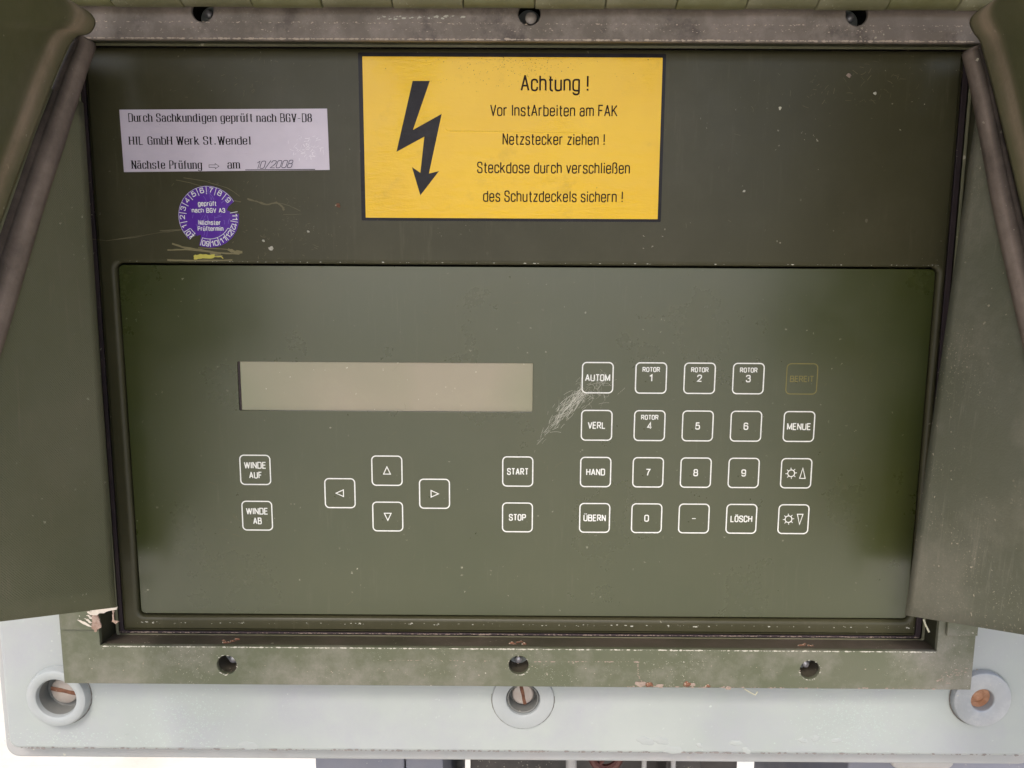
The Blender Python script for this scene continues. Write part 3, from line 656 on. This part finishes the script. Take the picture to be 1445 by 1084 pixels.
key(KX['U'], KZ[2], 'u', 'key with a white triangle pointing up', [('p', tri(90))])
key(KX['U'], KZ[3], 'd', 'key with a white triangle pointing down', [('p', tri(-90))])
key(KX['L'], ZM, 'l', 'key with a white triangle pointing left', [('p', tri(180))])
key(KX['R'], ZM, 'r', 'key with a white triangle pointing right', [('p', tri(0))])
key(KX['S'], KZ[2], 's', 'key reading START', [T('START', 10.3)])
key(KX['S'], KZ[3], 's', 'key reading STOP', [T('STOP', 8.3)])
for t, w, r in (('AUTOM', 11.9, 0), ('VERL', 8.4, 1), ('HAND', 9.1, 2), ('ÜBERN', 10.9, 3)):
    key(KX['A'], KZ[r], t, 'key reading ' + t, [T(t, w)])
for c, r, d, n in (('B', 0, '1', 1), ('C', 0, '2', 1), ('D', 0, '3', 1), ('B', 1, '4', 1), ('C', 1, '5', 0), ('D', 1, '6', 0), ('B', 2, '7', 0), ('C', 2, '8', 0), ('D', 2, '9', 0), ('B', 3, '0', 0)):
    w = 1.15 if d == '1' else 1.75
    sh = [('t', d, w, 3.0, 0, .52)]
    if n: sh.append(('t', 'ROTOR', 7.9, 2.0, 4.05, .4))
    key(KX[c], KZ[r], d, 'key reading ' + ('ROTOR ' if n else '') + d, sh)
key(KX['C'], KZ[3], '-', 'key with a white dash', [('l', [(-.9, 0), (.9, 0)])])
key(KX['D'], KZ[3], 'L', 'key reading LÖSCH', [T('LÖSCH', 10.6)])
key(KX['E'], KZ[0], 'BEREIT', 'faded olive key reading BEREIT', [T('BEREIT', 11.3, 0, 2.6, .42)])
key(KX['E'], KZ[1], 'M', 'key reading MENUE', [T('MENUE', 11.4)])
def sunshape(sgn):
    sh = [('p', circ(-2.4, 0, 1.65, 20))]
    for i in range(8):
        a = R(45 * i + 5); sh.append(('l', [(-2.4 + 1.8 * math.cos(a), 1.8 * math.sin(a)), (-2.4 + 2.75 * math.cos(a), 2.75 * math.sin(a))]))
    sh.append(('p', [(1.8, -2.5 * sgn), (3.1, 2.6 * sgn), (4.5, -2.5 * sgn)])); return sh
key(KX['E'], KZ[2], '+', 'key with a sun and a tall triangle pointing up', sunshape(1))
key(KX['E'], KZ[3], '-', 'key with a sun and a tall triangle pointing down', sunshape(-1))

# scuffs on the membrane: a swarm of short curved hair scratches running up through the AUTOM key
def scratches(n, cx, cz, ang, spread_l, spread_w, len0, len1, wid, h, curve=.3, angj=18):
    v_, f_ = [], []
    for i in range(n):
        u, w = random.gauss(0, spread_l), random.gauss(0, spread_w); a = R(ang + random.gauss(0, angj)); ca, sa = math.cos(R(ang)), math.sin(R(ang))
        x, z = cx + u * ca - w * sa, cz + u * sa + w * ca; L = random.uniform(len0, len1); pts = []; k = random.gauss(0, curve)
        for j in range(7):
            pts.append((x, z)); x += math.cos(a) * L / 6; z += math.sin(a) * L / 6; a += k / 6 + random.gauss(0, .06)
        wj = wid * random.uniform(.4, 1.2)
        ribbon(pts, False, lambda p, q, wj=wj: wj, h + (i % 9) * .004, v_, f_)
    return v_, f_
v_, f_ = scratches(230, 27, -62, 50, 6.5, 2.2, .8, 6, .11, .02, .25, 14); flat('scuff', v_, f_, 'scuff', kp)['kind'] = 'stuff'
v_, f_ = scratches(60, 38.5, -54, 40, 4.5, 3.2, 1, 6, .08, .2, 1.2, 50); flat('scuff', v_, f_, 'scuff', kp)['kind'] = 'stuff'
v_, f_ = scratches(90, 19, -71, 52, 7, 1.0, .6, 4, .09, .02); flat('scuff', v_, f_, 'scuff', kp)['kind'] = 'stuff'
v_, f_ = scratches(60, 5, -90, 30, 90, 40, 1, 5, .1, .02, .5, 60); flat('scuff', v_, f_, 'scratch', kp)['kind'] = 'stuff'
v_, f_ = scratches(30, 158, -60, 80, 45, 8, 1, 5, .11, .02, .5, 40); flat('scuff', v_, f_, 'scratch', kp)['kind'] = 'stuff'
v_, f_ = scratches(14, -150, -110, 10, 10, 12, 1, 5, .14, .02, .5, 40); flat('scuff', v_, f_, 'scratch', kp)['kind'] = 'stuff'

# wear on the fascia
def strokes(name, lines, mat, parent, h):
    v_, f_ = [], []
    for i, (pts, w) in enumerate(lines):
        P = []
        for j in range(len(pts) - 1):
            for k in range(4):
                t = k / 4; P.append((pts[j][0] + (pts[j + 1][0] - pts[j][0]) * t + random.gauss(0, .08), pts[j][1] + (pts[j + 1][1] - pts[j][1]) * t + random.gauss(0, .06)))
        P.append(pts[-1]); n = len(P)
        ribbon(P, False, lambda a, b_, w=w: w * random.uniform(.45, 1.2), h + .004 * (i % 12), v_, f_)
    flat(name, v_, f_, mat, parent)
HF = 1.83
strokes('scratch', [([(-155.10, 41.30), (-148.70, 40.10), (-143.30, 38.60)], .35), ([(-151.50, 42.30), (-141.50, 40.80), (-132.00, 38.00), (-128.20, 35.80), (-126.30, 34.20)], .3),
   ([(-188.80, 13.80), (-175.60, 15.50), (-165.00, 17.50), (-154.10, 18.80)], .28), ([(-197.90, 15.00), (-188.80, 13.80), (-172.20, 16.50)], .2), ([(-163.90, 18.40), (-153.10, 19.10)], .5),
   ([(-122.80, 33.00), (-118.60, 32.00), (-114.10, 30.50), (-109.50, 31.50), (-107.00, 29.90), (-106.10, 28.00)], .9), ([(-109.50, 31.50), (-103.70, 30.20), (-98.60, 27.70)], .3), ([(-106.50, 26.10), (-98.30, 26.40)], .2),
   ([(-129.00, 32.30), (-125.80, 31.70)], .5)], 'scratch', fa, HF)
M['smear'] = plain('buff_paint_smear', srgb(126, 118, 86), 0.6, 0.3)
strokes('paint_smear', [([(-158.40, 12.70), (-152.30, 10.80), (-143.10, 9.50), (-136.00, 8.30)], 1.0), ([(-160.80, 9.80), (-152.30, 10.10), (-139.90, 8.90), (-127.50, 8.00)], .7), ([(-161.10, 5.20), (-148.30, 5.00), (-130.90, 5.40)], .9),
   ([(-146.40, 10.80), (-132.60, 10.20)], .4), ([(-132.60, 10.20), (-129.40, 9.00), (-126.10, 9.00)], 1.6), ([(-141.20, 8.20), (-135.40, 7.00)], 1.0)], 'smear', fa, HF + .05)
strokes('yellow_smear', [([(-148.60, 6.60), (-145.60, 7.30), (-140.70, 7.00), (-139.00, 7.30)], 1.8), ([(-148.60, 5.90), (-144.60, 6.30), (-140.00, 6.30)], .9), ([(-140.70, 6.60), (-136.10, 7.00), (-135.10, 6.00)], .5)], 'yellow_smear', fa, HF + .12)
v_, f_ = scratches(120, -105, 17, 85, 12, 12, .3, 1.6, .18, HF, .4, 90); flat('scratch', v_, f_, 'scratch', fa)['kind'] = 'stuff'
v_, f_ = scratches(70, 150, 85, 10, 25, 7, .5, 3, .16, HF, .5, 90); flat('scratch', v_, f_, 'scratch', fa)['kind'] = 'stuff'
v_, f_ = scratches(50, -20, 60, 10, 100, 30, .4, 2.5, .14, HF, .5, 90); flat('scratch', v_, f_, 'scratch', fa)['kind'] = 'stuff'
v_, f_ = scratches(40, -120, 88, 10, 16, 7, .4, 2.0, .14, HF, .5, 90); flat('scratch', v_, f_, 'scratch', fa)['kind'] = 'stuff'
for i, (x, z, r, m) in enumerate(((-81.30, 30.30) + (1.0, 'rust'), (-112.90, 10.70) + (1.0, 'chip'), (-116.10, 14.20) + (.5, 'chip'), (-95.30, 18.50) + (.5, 'chip'), (148.40, 88.10) + (.9, 'chip_pink'), (160.60, 80.50) + (.6, 'chip'), (104.10, 37.60) + (.5, 'chip'))):
    crumb('paint_chip', x, 1.95, z, r, m, fa, 1.2, seed=200 + i)
# raised dirt line round the fascia foot and pale worn spots along the keypad edge
v_, f_ = chipline([(-190, 1.86, 4.6), (199, 1.86, 4.6)], 120, .2, .1, .5); flat('edge_chips', v_, f_, 'scuff', fa)['kind'] = 'stuff'
v_, f_ = chipline([(-187, 1.86, -172.3), (197, 1.86, -172.3)], 160, .8, .1, .6); flat('edge_chips', v_, f_, 'scuff', fa)['kind'] = 'stuff'
v_, f_ = chipline([(-196, .7, -178.0), (202, .7, -178.0)], 800, .3, .15, .7); flat('dirt_line', v_, f_, 'chip_pink', fa)['kind'] = 'stuff'

# ================================================================ STICKERS
ys = thing('warning_sticker', -2, 1.8, 24, 'yellow high-voltage warning sticker with black lightning arrow and the heading Achtung', 'sticker')
plate('black_border', [rr(-70.6, 23.6, 66.6, 97.0, .6)], 1.75, 1.95, 'black_vinyl', ys, 0.0)
plate('yellow_field', [rr(-68.7, 24.9, 65.1, 95.3, .3)], 1.95, 2.05, 'yellow', ys, 0.0)
bp_ = [(-46.40, 84.90), (-38.70, 85.00), (-46.50, 63.80), (-33.50, 70.80), (-39.50, 44.70), (-34.90, 45.80), (-43.50, 35.00), (-47.20, 47.50), (-43.40, 45.00), (-41.40, 60.90), (-54.10, 54.20)]
plate('lightning_arrow', [bp_], 2.05, 2.1, 'black_vinyl', ys, 0.0)
for t, x0, x1, z, cap, st in (('Achtung !', 2.3, 32.3, 81.1, 6.3, .8), ('Vor InstArbeiten am FAK', -11.4, 45.2, 70.2, 4.6, .57), ('Netzstecker ziehen !', -5.8, 40.1, 57.7, 4.6, .57),
                              ('Steckdose durch verschließen', -17.3, 51.6, 45.2, 4.6, .57), ('des Schutzdeckels sichern !', -14.6, 48.9, 32.5, 4.6, .57)):
    v_, f_ = text_mesh(t, x0, x1, z, cap, st, 2.1)
    flat('lettering', v_, f_, 'ink_brown', ys)['label'] = 'dark line of print reading ' + t
v_, f_ = [], []
for i in range(260):
    x, z = random.gauss(0, 17), 95.0 - abs(random.gauss(0, 6)); q = random.uniform(.06, .24)
    if z < 72 or abs(x) > 60: continue
    b0 = len(v_); m = 5
    for j in range(m): a = 2 * math.pi * j / m + i; v_.append((x + q * random.uniform(.5, 1.2) * math.cos(a), 2.075 + (i % 4) * .004, z + q * random.uniform(.5, 1.2) * math.sin(a)))
    f_.append(tuple(range(b0, b0 + m)))
flat('dirt_specks', v_, f_, M.setdefault('dirt', plain('brown_dirt', srgb(150, 112, 28), .7, .2)), ys)['kind'] = 'stuff'
# crease where an older label shows through; lighter yellow paints its highlight
tube('crease', [(-31.5, 2.0, 64.4), (-30, 2.02, 63.4), (0, 2.02, 63.0), (33, 2.0, 62.6)], .26, M.setdefault('yellow_crease', plain('stretched_yellow_vinyl', srgb(244, 204, 60), .3, .4)), ys, 6)

wl = thing('inspection_label', -132, 1.8, 45, 'white paper inspection label with three printed lines and a handwritten date', 'label')
plate('paper', [[(-178.50, 44.70), (-84.70, 46.10), (-85.10, 72.90), (-178.80, 72.00)]], 1.75, 1.95, 'label', wl, 0.0)
def line(n, t, p0, p1, cap, st, style='serif', mat='ink', slant=0.0, gap=.22, ws=1.0):
    (x0, z0), (x1, z1) = p0, p1; a = math.atan2(z1 - z0, x1 - x0)
    v_, f_ = text_mesh(t, 0, math.hypot(x1 - x0, z1 - z0), 0, cap, st, 2.0, style, slant, gap, ws=ws)
    v_ = [(x0 + x * math.cos(a) - z * math.sin(a), h, z0 + x * math.sin(a) + z * math.cos(a)) for x, h, z in v_]
    flat(n, v_, f_, mat, wl)['label'] = 'line naming the repair works' if 'Werk' in t else 'line reading ' + t
line('lettering', 'Durch Sachkundigen geprüft nach BGV-D8', (-174.70, 66.80), (-92.30, 67.10), 3.5, .52)
line('lettering', 'HIL GmbH Werk St.Wendel', (-175.00, 56.80), (-120.10, 57.10), 3.5, .52, ws=1.4)
line('lettering', 'Nächste Prüfung', (-174.50, 46.20), (-143.00, 46.30), 3.5, .52, ws=1.4)
line('lettering', 'am', (-130.90, 46.50), (-125.70, 46.50), 3.5, .52)
line('handwriting', '10/2008', (-118.30, 46.50), (-102.10, 47.10), 3.2, .3, 'sans', 'pen', .4, .22)
v_, f_ = [], []
ax, az = (-137.30, 47.50)
ribbon([(ax - 7.2 * .31 * 2.2 / 2.2, az - .55), (ax + .6, az - .55), (ax + .6, az - 1.15), (ax + 2.3, az), (ax + .6, az + 1.15), (ax + .6, az + .55), (ax - 2.23, az + .55)], True, lambda a, b_: .2, 2.0, v_, f_)
ribbon([(-123.10, 45.90), (-91.30, 46.30)], False, lambda a, b_: .3, 2.01, v_, f_)
flat('arrow_and_rule', v_, f_, 'ink', wl)
# torn, whitish patch at the label's right side
v_, f_ = scratches(60, -95, 56, 35, 3.0, 3, .6, 2.4, .22, 2.0, .8, 60); M['label_wear'] = plain('rubbed_paper', srgb(238, 232, 238), .5, .3); flat('rubbed_patch', v_, f_, 'label_wear', wl)['kind'] = 'stuff'

rs = thing('round_inspection_sticker', -141, 1.8, 11.5, 'small round violet inspection sticker with white numbers round its rim and two torn notches', 'sticker')
RCX, RCZ, RAD = -140.9, 24.9, 13.9
def notch():
    out = []
    gaps = [(8, 27), (230, 246)]
    for d in range(0, 360, 3):
        g = [q for q in gaps if q[0] <= d <= q[1]]
        r = RAD * (.70 + .05 * math.sin(d * 1.7)) if g else RAD * (1 + .004 * math.sin(d * .4))
        out.append((RCX + r * math.cos(R(d)), RCZ + r * math.sin(R(d))))
    return out
plate('vinyl_disc', [notch()], 1.75, 1.96, 'violet', rs, 0.0)
v_, f_ = [], []
secs = [('9', 39), ('8', 62), ('7', 82), ('6', 102), ('5', 122), ('4', 142), ('3', 162), ('2', 181), ('1', 201)]
for t, d in secs + [('11', 0), ('12', -20)]:
    th = R(d); ux, uz = math.cos(th), math.sin(th); w = 1.5 if len(t) == 1 and t != '1' else (.9 if len(t) == 1 else 2.7)
    pl = lambda x, z, ux=ux, uz=uz: (RCX + ux * (RAD * .79 + z) + uz * x, RCZ + uz * (RAD * .79 + z) - ux * x)
    text_mesh(t, -w / 2, w / 2, 0, 2.1, .36, 2.0, place=pl, vs_=v_, fs=f_)
for t, d in (('07', 222), ('09', 261), ('10', 281), ('11', 301), ('12', 320)):
    th = R(d); ux, uz = -math.cos(th), -math.sin(th)
    pl = lambda x, z, ux=ux, uz=uz: (RCX - ux * (RAD * .95 - z) + uz * x, RCZ - uz * (RAD * .95 - z) - ux * x)
    text_mesh(t, -1.5, 1.5, 0, 2.1, .38, 2.0, place=pl, vs_=v_, fs=f_)
for i, d in enumerate((50, 72, 92, 112, 132, 152, 172, 192, 211, 10, -10, -30, -50, -69, -89, 251, 228)):
    ux, uz = math.cos(R(d)), math.sin(R(d)); ribbon([(RCX + ux * RAD * .73, RCZ + uz * RAD * .73), (RCX + ux * RAD * .98, RCZ + uz * RAD * .98)], False, lambda a, b_: .28, 2.0, v_, f_)
for a0, a1 in ((212, 230), (250, 330)):
    ribbon([(RCX + RAD * .72 * math.cos(R(a0 + (a1 - a0) * k / 12)), RCZ + RAD * .72 * math.sin(R(a0 + (a1 - a0) * k / 12))) for k in range(13)], False, lambda a, b_: .22, 2.0, v_, f_)
ribbon([(RCX + RAD * .985 * math.cos(R(k)), RCZ + RAD * .985 * math.sin(R(k))) for k in range(30, 228, 6)], False, lambda a, b_: .14, 2.0, v_, f_)
text_mesh('geprüft', -145.3, -137.2, 29.9, 1.9, .36, 2.0, vs_=v_, fs=f_)
text_mesh('nach BGV A3', -148.3, -133.3, 26.9, 1.8, .36, 2.0, vs_=v_, fs=f_, ws=2.0)
text_mesh('Nächster', -145.5, -135.6, 21.4, 1.8, .36, 2.0, vs_=v_, fs=f_)
text_mesh('Prüftermin', -146.0, -134.5, 18.7, 1.8, .36, 2.0, vs_=v_, fs=f_)
flat('printed_numbers', v_, f_, 'print', rs)
v_, f_ = scratches(46, RCX, RCZ, 80, 6, 5, .8, 4.5, .22, 2.03, .5, 30)
q_ = [all(math.hypot(v_[i][0] - RCX, v_[i][2] - RCZ) < RAD * .93 for i in f) for f in f_]
flat('rubbed_mark', v_, [f for f, ok in zip(f_, q_) if ok], M.setdefault('violet_rub', plain('rubbed_violet', srgb(128, 104, 190), .5, .3)), rs)['kind'] = 'stuff'

# ================================================================ LID, OPEN OVERHEAD
lid = thing('hinged_lid', CX, 20, 116, 'olive lid swung open above the panel, its rounded ends hanging down at both sides', 'lid')
# hinge knuckles along the top of the frame
seams = [-200, -168.9, -139.8, -110.5, -81.4, -51.9, -22.3, 7.5, 37.0, 66.5, 95.6, 125.0, 154.3, 183.6, 212]
for i in range(len(seams) - 1):
    x0, x1 = seams[i] + .15, seams[i + 1] - .15; r = 5.6 if i % 2 else 5.3
    tube('hinge_knuckle', [(x0, 20, 115.6), (x0 + .3, 20, 115.6), (x1 - .3, 20, 115.6), (x1, 20, 115.6)], [r - .4, r, r, r - .4], 'hinge2' if i % 3 else 'hinge', lid, 20, anchor=(x0, 20, 115.6))
plate('hinge_leaf', [rr(-200, 118, 212, 127.5, .5)], 15.1, 16.6, 'hinge', lid, 0.3)
# overhead panel, thick sheet from the hinge out over the viewer
def sheet(name, rows, mat, parent, th, smooth=True):
    """grid of (x, h, z) rows given a real thickness"""
    nr, nc = len(rows), len(rows[0]); v_ = [p for r_ in rows for p in r_]; f_ = []
    for i in range(nr - 1):
        for j in range(nc - 1): f_.append((i * nc + j, i * nc + j + 1, (i + 1) * nc + j + 1, (i + 1) * nc + j))
    me = bpy.data.meshes.new(name); me.from_pydata([W(*v) for v in v_], [], f_); me.update()
    me.polygons.foreach_set('use_smooth', [smooth] * len(me.polygons))
    o = link(name, me, mat, parent)
    md = o.modifiers.new('thickness', 'SOLIDIFY'); md.thickness = th * MM; md.offset = 0
    return o
rows = []
for i in range(9):
    t = i / 8; rows.append([(-240 + 490 * j / 8, 24 + 300 * t, 124 + 95 * t + 6 * math.sin(math.pi * j / 8)) for j in range(9)])
sheet('lid_panel', rows, 'lid', lid, 4.0)

def catmull(P, n):
    out = []
    for i in range(len(P) - 1):
        p0, p1, p2, p3 = P[max(i - 1, 0)], P[i], P[i + 1], P[min(i + 2, len(P) - 1)]
        for k in range(n):
            t = k / n; out.append(tuple(.5 * (2 * b_ + (c - a) * t + (2 * a - 5 * b_ + 4 * c - d) * t * t + (3 * b_ - a - 3 * c + d) * t ** 3) for a, b_, c, d in zip(p0, p1, p2, p3)))
    out.append(P[-1]); return [Vector(p) for p in out]

def strip_sheet(name, inner, outer, hts, mat, parent, th, n=6, pale_band=(.05, .035)):
    """surface between two space curves; hts = [(fraction across, height towards the viewer)]"""
    A, B = catmull(inner, n), catmull(outer, n); rows = []
    for a, b_ in zip(A, B):
        rows.append([tuple(a + (b_ - a) * f + Vector((0, hh, 0))) for f, hh in hts])
    o = sheet(name, rows, mat, parent, th)
    at_ = o.data.attributes.new('wear', 'FLOAT', 'POINT')     # paler tone along the cheek ridge and the strip's inner side
    at_.data.foreach_set('value', [math.exp(-((f - pale_band[0]) / pale_band[1]) ** 2) for _ in rows for f, hh in hts])
    return o
# left end of the lid: moulded cheek, then its rubber strip
cheekL_in = [(-183.8, 57.4, 117.5), (-179.5, 40.2, 106.4), (-177.4, 32.0, 105.7), (-176.5, 25.3, 105.0), (-177.1, 21.8, 102.8), (-179.6, 22.1, 99.0), (-182.4, 26.4, 96.6), (-183.7, 31.5, 90.8), (-185.9, 39.5, 76.1), (-189.1, 51.2, 52.6), (-192.9, 64.9, 24.4), (-198.3, 84.9, -17.3), (-203.4, 103.7, -57.5)]
cheekL_out = [(-173.4, 141.0, 118.1), (-173.5, 141.9, 110.8), (-173.6, 143.0, 101.7), (-173.7, 144.1, 92.6), (-173.9, 145.5, 81.6), (-174.0, 146.8, 70.6), (-174.1, 147.7, 63.2), (-174.2, 148.8, 54.0), (-174.4, 150.2, 42.9), (-175.0, 156.2, 25.7), (-175.5, 162.5, 5.5), (-176.6, 176.6, -20.4), (-177.1, 187.1, -49.4)]
prof = [(0, 0), (.004, 1.4), (.010, 2.7), (.022, 4.1), (.04, 5.3), (.065, 6.1), (.095, 6.4), (.13, 6.1), (.18, 5.6), (.26, 5.2), (.36, 5.2), (.5, 5.6), (.7, 5), (1, 4)]
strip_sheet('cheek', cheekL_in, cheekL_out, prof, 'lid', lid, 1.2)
stripL_in = [(-183.0, 23.0, 97.6), (-180.5, 22.5, 96.4), (-179.5, 21.8, 94.3), (-180.6, 25.8, 85.6), (-181.8, 30.3, 76.1), (-184.7, 41.1, 51.6), (-188.2, 54.4, 22.6), (-193.4, 73.8, -23.2), (-198.5, 92.9, -65.1)]
stripL_out = [(-182.9, 25.4, 96.9), (-183.3, 27.0, 95.1), (-184.0, 29.3, 92.2), (-185.3, 34.2, 84.0), (-186.7, 39.3, 74.5), (-190.0, 51.3, 51.3), (-193.7, 64.7, 23.1), (-199.2, 84.5, -18.6), (-204.3, 102.9, -59.0)]
sp_ = [(0, -4), (.0, -1.2), (.03, .1), (.07, .8), (.15, 1.2), (.3, 1.0), (.42, 1.2), (.54, 1.0), (.58, .3), (.62, .9), (.8, .0), (1, -1.5)]
strip_sheet('rubber_strip', stripL_in, stripL_out, sp_, 'strip', lid, .8, pale_band=(.12, .24))  # strip colour paler near its inner edge, darker towards the cheek
cheekR_in = [(197.8, 62.7, 116.9), (193.4, 47.2, 108.2), (191.7, 40.5, 107.3), (189.3, 31.5, 107.3), (189.1, 24.3, 106.6), (189.8, 21.3, 104.7), (191.3, 21.8, 101.0), (193.3, 23.7, 96.8), (193.7, 26.3, 91.3), (194.5, 31.9, 79.3), (196.0, 42.1, 55.5), (197.2, 50.7, 35.2), (198.2, 57.5, 19.5), (201.5, 79.6, -28.4), (204.5, 99.8, -73.5)]
cheekR_out = [(183.8, 119.5, 138.2), (183.5, 121.1, 130.0), (183.3, 122.6, 121.8), (183.0, 124.2, 113.7), (182.7, 126.1, 103.5), (182.4, 127.6, 95.4), (182.1, 129.5, 85.3), (181.8, 131.1, 77.2), (181.6, 132.6, 69.2), (181.3, 137.4, 54.7), (181.0, 142.5, 38.6), (180.9, 149.2, 24.6), (180.8, 155.7, 11.2), (180.0, 169.6, -22.6), (179.0, 183.1, -55.1)]
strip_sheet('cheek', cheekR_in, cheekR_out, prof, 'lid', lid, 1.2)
stripR_in = [(192.1, 19.9, 95.0), (191.0, 18.9, 93.8), (190.5, 20.7, 91.4), (191.3, 26.3, 78.7), (192.6, 36.5, 52.2), (193.7, 45.9, 27.4), (195.0, 55.8, 3.5), (196.2, 64.6, -17.6), (199.5, 89.7, -76.5)]
stripR_out = [(194.0, 23.6, 95.7), (194.3, 24.9, 93.6), (194.5, 26.4, 91.0), (195.4, 32.2, 77.9), (196.8, 42.4, 53.2), (198.2, 52.2, 29.6), (199.4, 60.3, 10.7), (200.6, 68.6, -8.0), (204.0, 92.0, -62.7)]
strip_sheet('rubber_strip', stripR_in, stripR_out, sp_, 'strip', lid, .8, pale_band=(.12, .24))

# ================================================================ CANVAS SIDE FLAPS
def flap(side):
    rows = []
    nr, nc = 24, 22
    for i in range(nr):
        r_ = []
        for j in range(nc):
            u = j / (nc - 1); h = 25 + 215 * u ** 1.3
            if side < 0:
                zb = -153.9 + (min(h, 94) - 25) * .347 - max(h - 94, 0) * .78; zt = 70 + u * 20; z = zb + (zt - zb) * i / (nr - 1)
                x = -183.5 - .279 * (h - 25) + (-.7 + 1.4 * i / (nr - 1)) * (1 - u)
            else:
                zb = -155.1 + (min(h, 94) - 25) * .322 - max(h - 94, 0) * .78; zt = 78 + u * 20; z = zb + (zt - zb) * i / (nr - 1)
                x = 181.2 + (z + 155) * .056 + .279 * (h - 25)
            x += .5 * math.sin(z * .045 + u * 5) * min(1, u * 6)
            r_.append((x, h, z))
        rows.append(r_)
    return rows
fl = tag(sheet('canvas_flap', flap(-1), 'canvas', None, 1.3), 'smooth olive canvas flap left of the panel, torn tape under its corner', 'flap', 'canvas flaps at the sides of the panel')
fr2 = tag(sheet('canvas_flap', flap(1), 'canvas_r', None, 1.3), 'dusty speckled olive canvas flap on the right, overlapping the keypad panel edge', 'flap', 'canvas flaps at the sides of the panel')

sheet('mounting_hem', [[(-216.5, 17.2, z_), (-184.5, 25.6, z_)] for z_ in (-146, -60, 30, 96)], 'canvas', fl, 1.0)  # unseen sheets added behind the flaps to keep light out of the gap
sheet('mounting_hem', [[(219.5, 17.4, z_), (182.2 + (z_ + 155) * .056, 25.6, z_)] for z_ in (-146, -60, 30, 96)], 'canvas_r', fr2, 1.0)
# torn tape under the left flap corner
tt = thing('torn_tape', -190, 15, -168, 'scrap of torn pale tape hanging below the corner of the left flap', 'tape')
def scrap(name, pts, h0, h1, mat): 
    P = []
    for i in range(len(pts)):
        a, b_ = pts[i], pts[(i + 1) % len(pts)]
        for k in range(4): t = k / 4; P.append((a[0] + (b_[0] - a[0]) * t + random.gauss(0, .16), a[1] + (b_[1] - a[1]) * t + random.gauss(0, .16)))
    plate(name, [P], h0, h1, mat, tt, 0.0)
scrap('edge_scrap', [(-198.90, -160.60), (-198.80, -158.50), (-191.70, -157.10), (-186.30, -156.70), (-187.00, -157.70), (-191.80, -158.80), (-195.90, -160.60)], 18.4, 19.0, 'white_tape')
scrap('brown_scrap', [(-199.80, -161.60), (-197.00, -160.80), (-196.30, -164.40), (-195.50, -167.20), (-197.60, -168.70), (-198.70, -170.10), (-200.20, -168.00)], 16.6, 17.3, 'torn')
scrap('hanging_shred', [(-189.70, -157.00), (-188.00, -157.40), (-188.80, -159.90), (-188.80, -163.40), (-186.50, -164.10), (-188.20, -165.20), (-189.80, -164.10), (-189.20, -159.90)], 18.0, 18.5, 'torn')
for a, b_ in (((-199.80, -161.60), (-202.40, -160.20)), ((-199.90, -163.70), (-202.80, -161.90)), ((-200.10, -165.80), (-203.90, -163.40)), ((-200.20, -168.00), (-207.40, -164.10)), ((-200.00, -160.20), (-201.00, -159.80))):
    scrap('white_shred', [a, ((a[0] + b_[0]) / 2, (a[1] + b_[1]) / 2 + .9), b_, ((a[0] + b_[0]) / 2 + .3, (a[1] + b_[1]) / 2 - .9)], 16.5, 16.7, 'white_tape')
th_ = tag(tube('loose_thread', [(195.6, 14.0, -162.2), (196.3, 15.0, -164.6), (197.7, 16.0, -167.7)], .45, 'thread', None, 6), 'short pale loose thread sticking out below the right flap corner', 'thread')
th2 = tag(tube('loose_fibre', [(112.6, 12.0, -199.5), (115.8, 11.0, -201.9), (118.9, 10.0, -203.9), (119.9, 10.0, -202.1)], .28, 'thread', None, 5), 'thin pale fibre caught under the lower edge of the frame', 'fibre')

# ================================================================ BELOW THE HOUSING
ca = thing('sheet_metal_cabinet', -90, -60, -620, 'grey-blue sheet metal cabinet standing below the housing, left of the pipes', 'cabinet')
plate('cabinet_side', [rr(-117.6, -620, -64.6, -262, 1)], -260, -60, 'steel_blue', ca, 1.0)
plate('cabinet_door', [rr(-64.0, -620, -41.4, -262, 1)], -260, -61.5, 'steel_blue', ca, 1.0)
mb = thing('machine_block', 90, -90, -620, 'dark dirty machinery block filling the shade below the housing', 'machine')
plate('block_body', [rr(-28, -620, 150, -262, 2)], -300, -110, 'dark_metal', mb, 1.0)
plate('mounting_flange', [rr(-26, -300, 14, -264, 3), circ(-12, -285, 5), circ(4, -285, 5)], -108, -85, 'pipe', mb, 1.0)
plate('bracket', [rr(96, -420, 118, -262, 2)], -108, -80, 'dark_metal', mb, 1.0)
for x in (36, 81, 99):
    tag(tube('pale_pipe', [(x, -75, -262), (x + 1, -76, -340), (x - 3, -80, -520), (x - 3, -82, -620)], 3.4 if x < 50 else 1.6, 'pipe', None, 14), {36: 'thicker pale pipe running down in front of the dark machinery', 81: 'thin pale hose left of its twin below the housing', 99: 'thin pale hose right of its twin below the housing'}[x], 'pipe', 'pipes below the housing')
rd = thing('red_hand_wheel', 60, -90, -312, 'small red hand wheel half hidden under the housing among the pipes', 'wheel')
tube('wheel_rim', [(60 + 9 * math.cos(R(a)), -90 - 3, -306 + 9 * math.sin(R(a))) for a in range(0, 360, 20)], 2.6, 'red', rd, 8, True)
for a in (0, 120, 240): tube('wheel_spoke', [(60, -94, -306), (60 + 9 * math.cos(R(a)), -93, -306 + 9 * math.sin(R(a)))], 1.5, 'red', rd, 6)
bb = thing('control_box', 280, -70, -620, 'blue-grey box standing below the right end of the housing', 'box')
plate('box_body', [rr(205, -620, 330, -264, 4)], -240, -70, 'steel_blue', bb, 2.0)
plate('box_cap', [rr(225, -290, 262, -268, 4)], -69.8, -58, 'pipe', bb, 2.0)
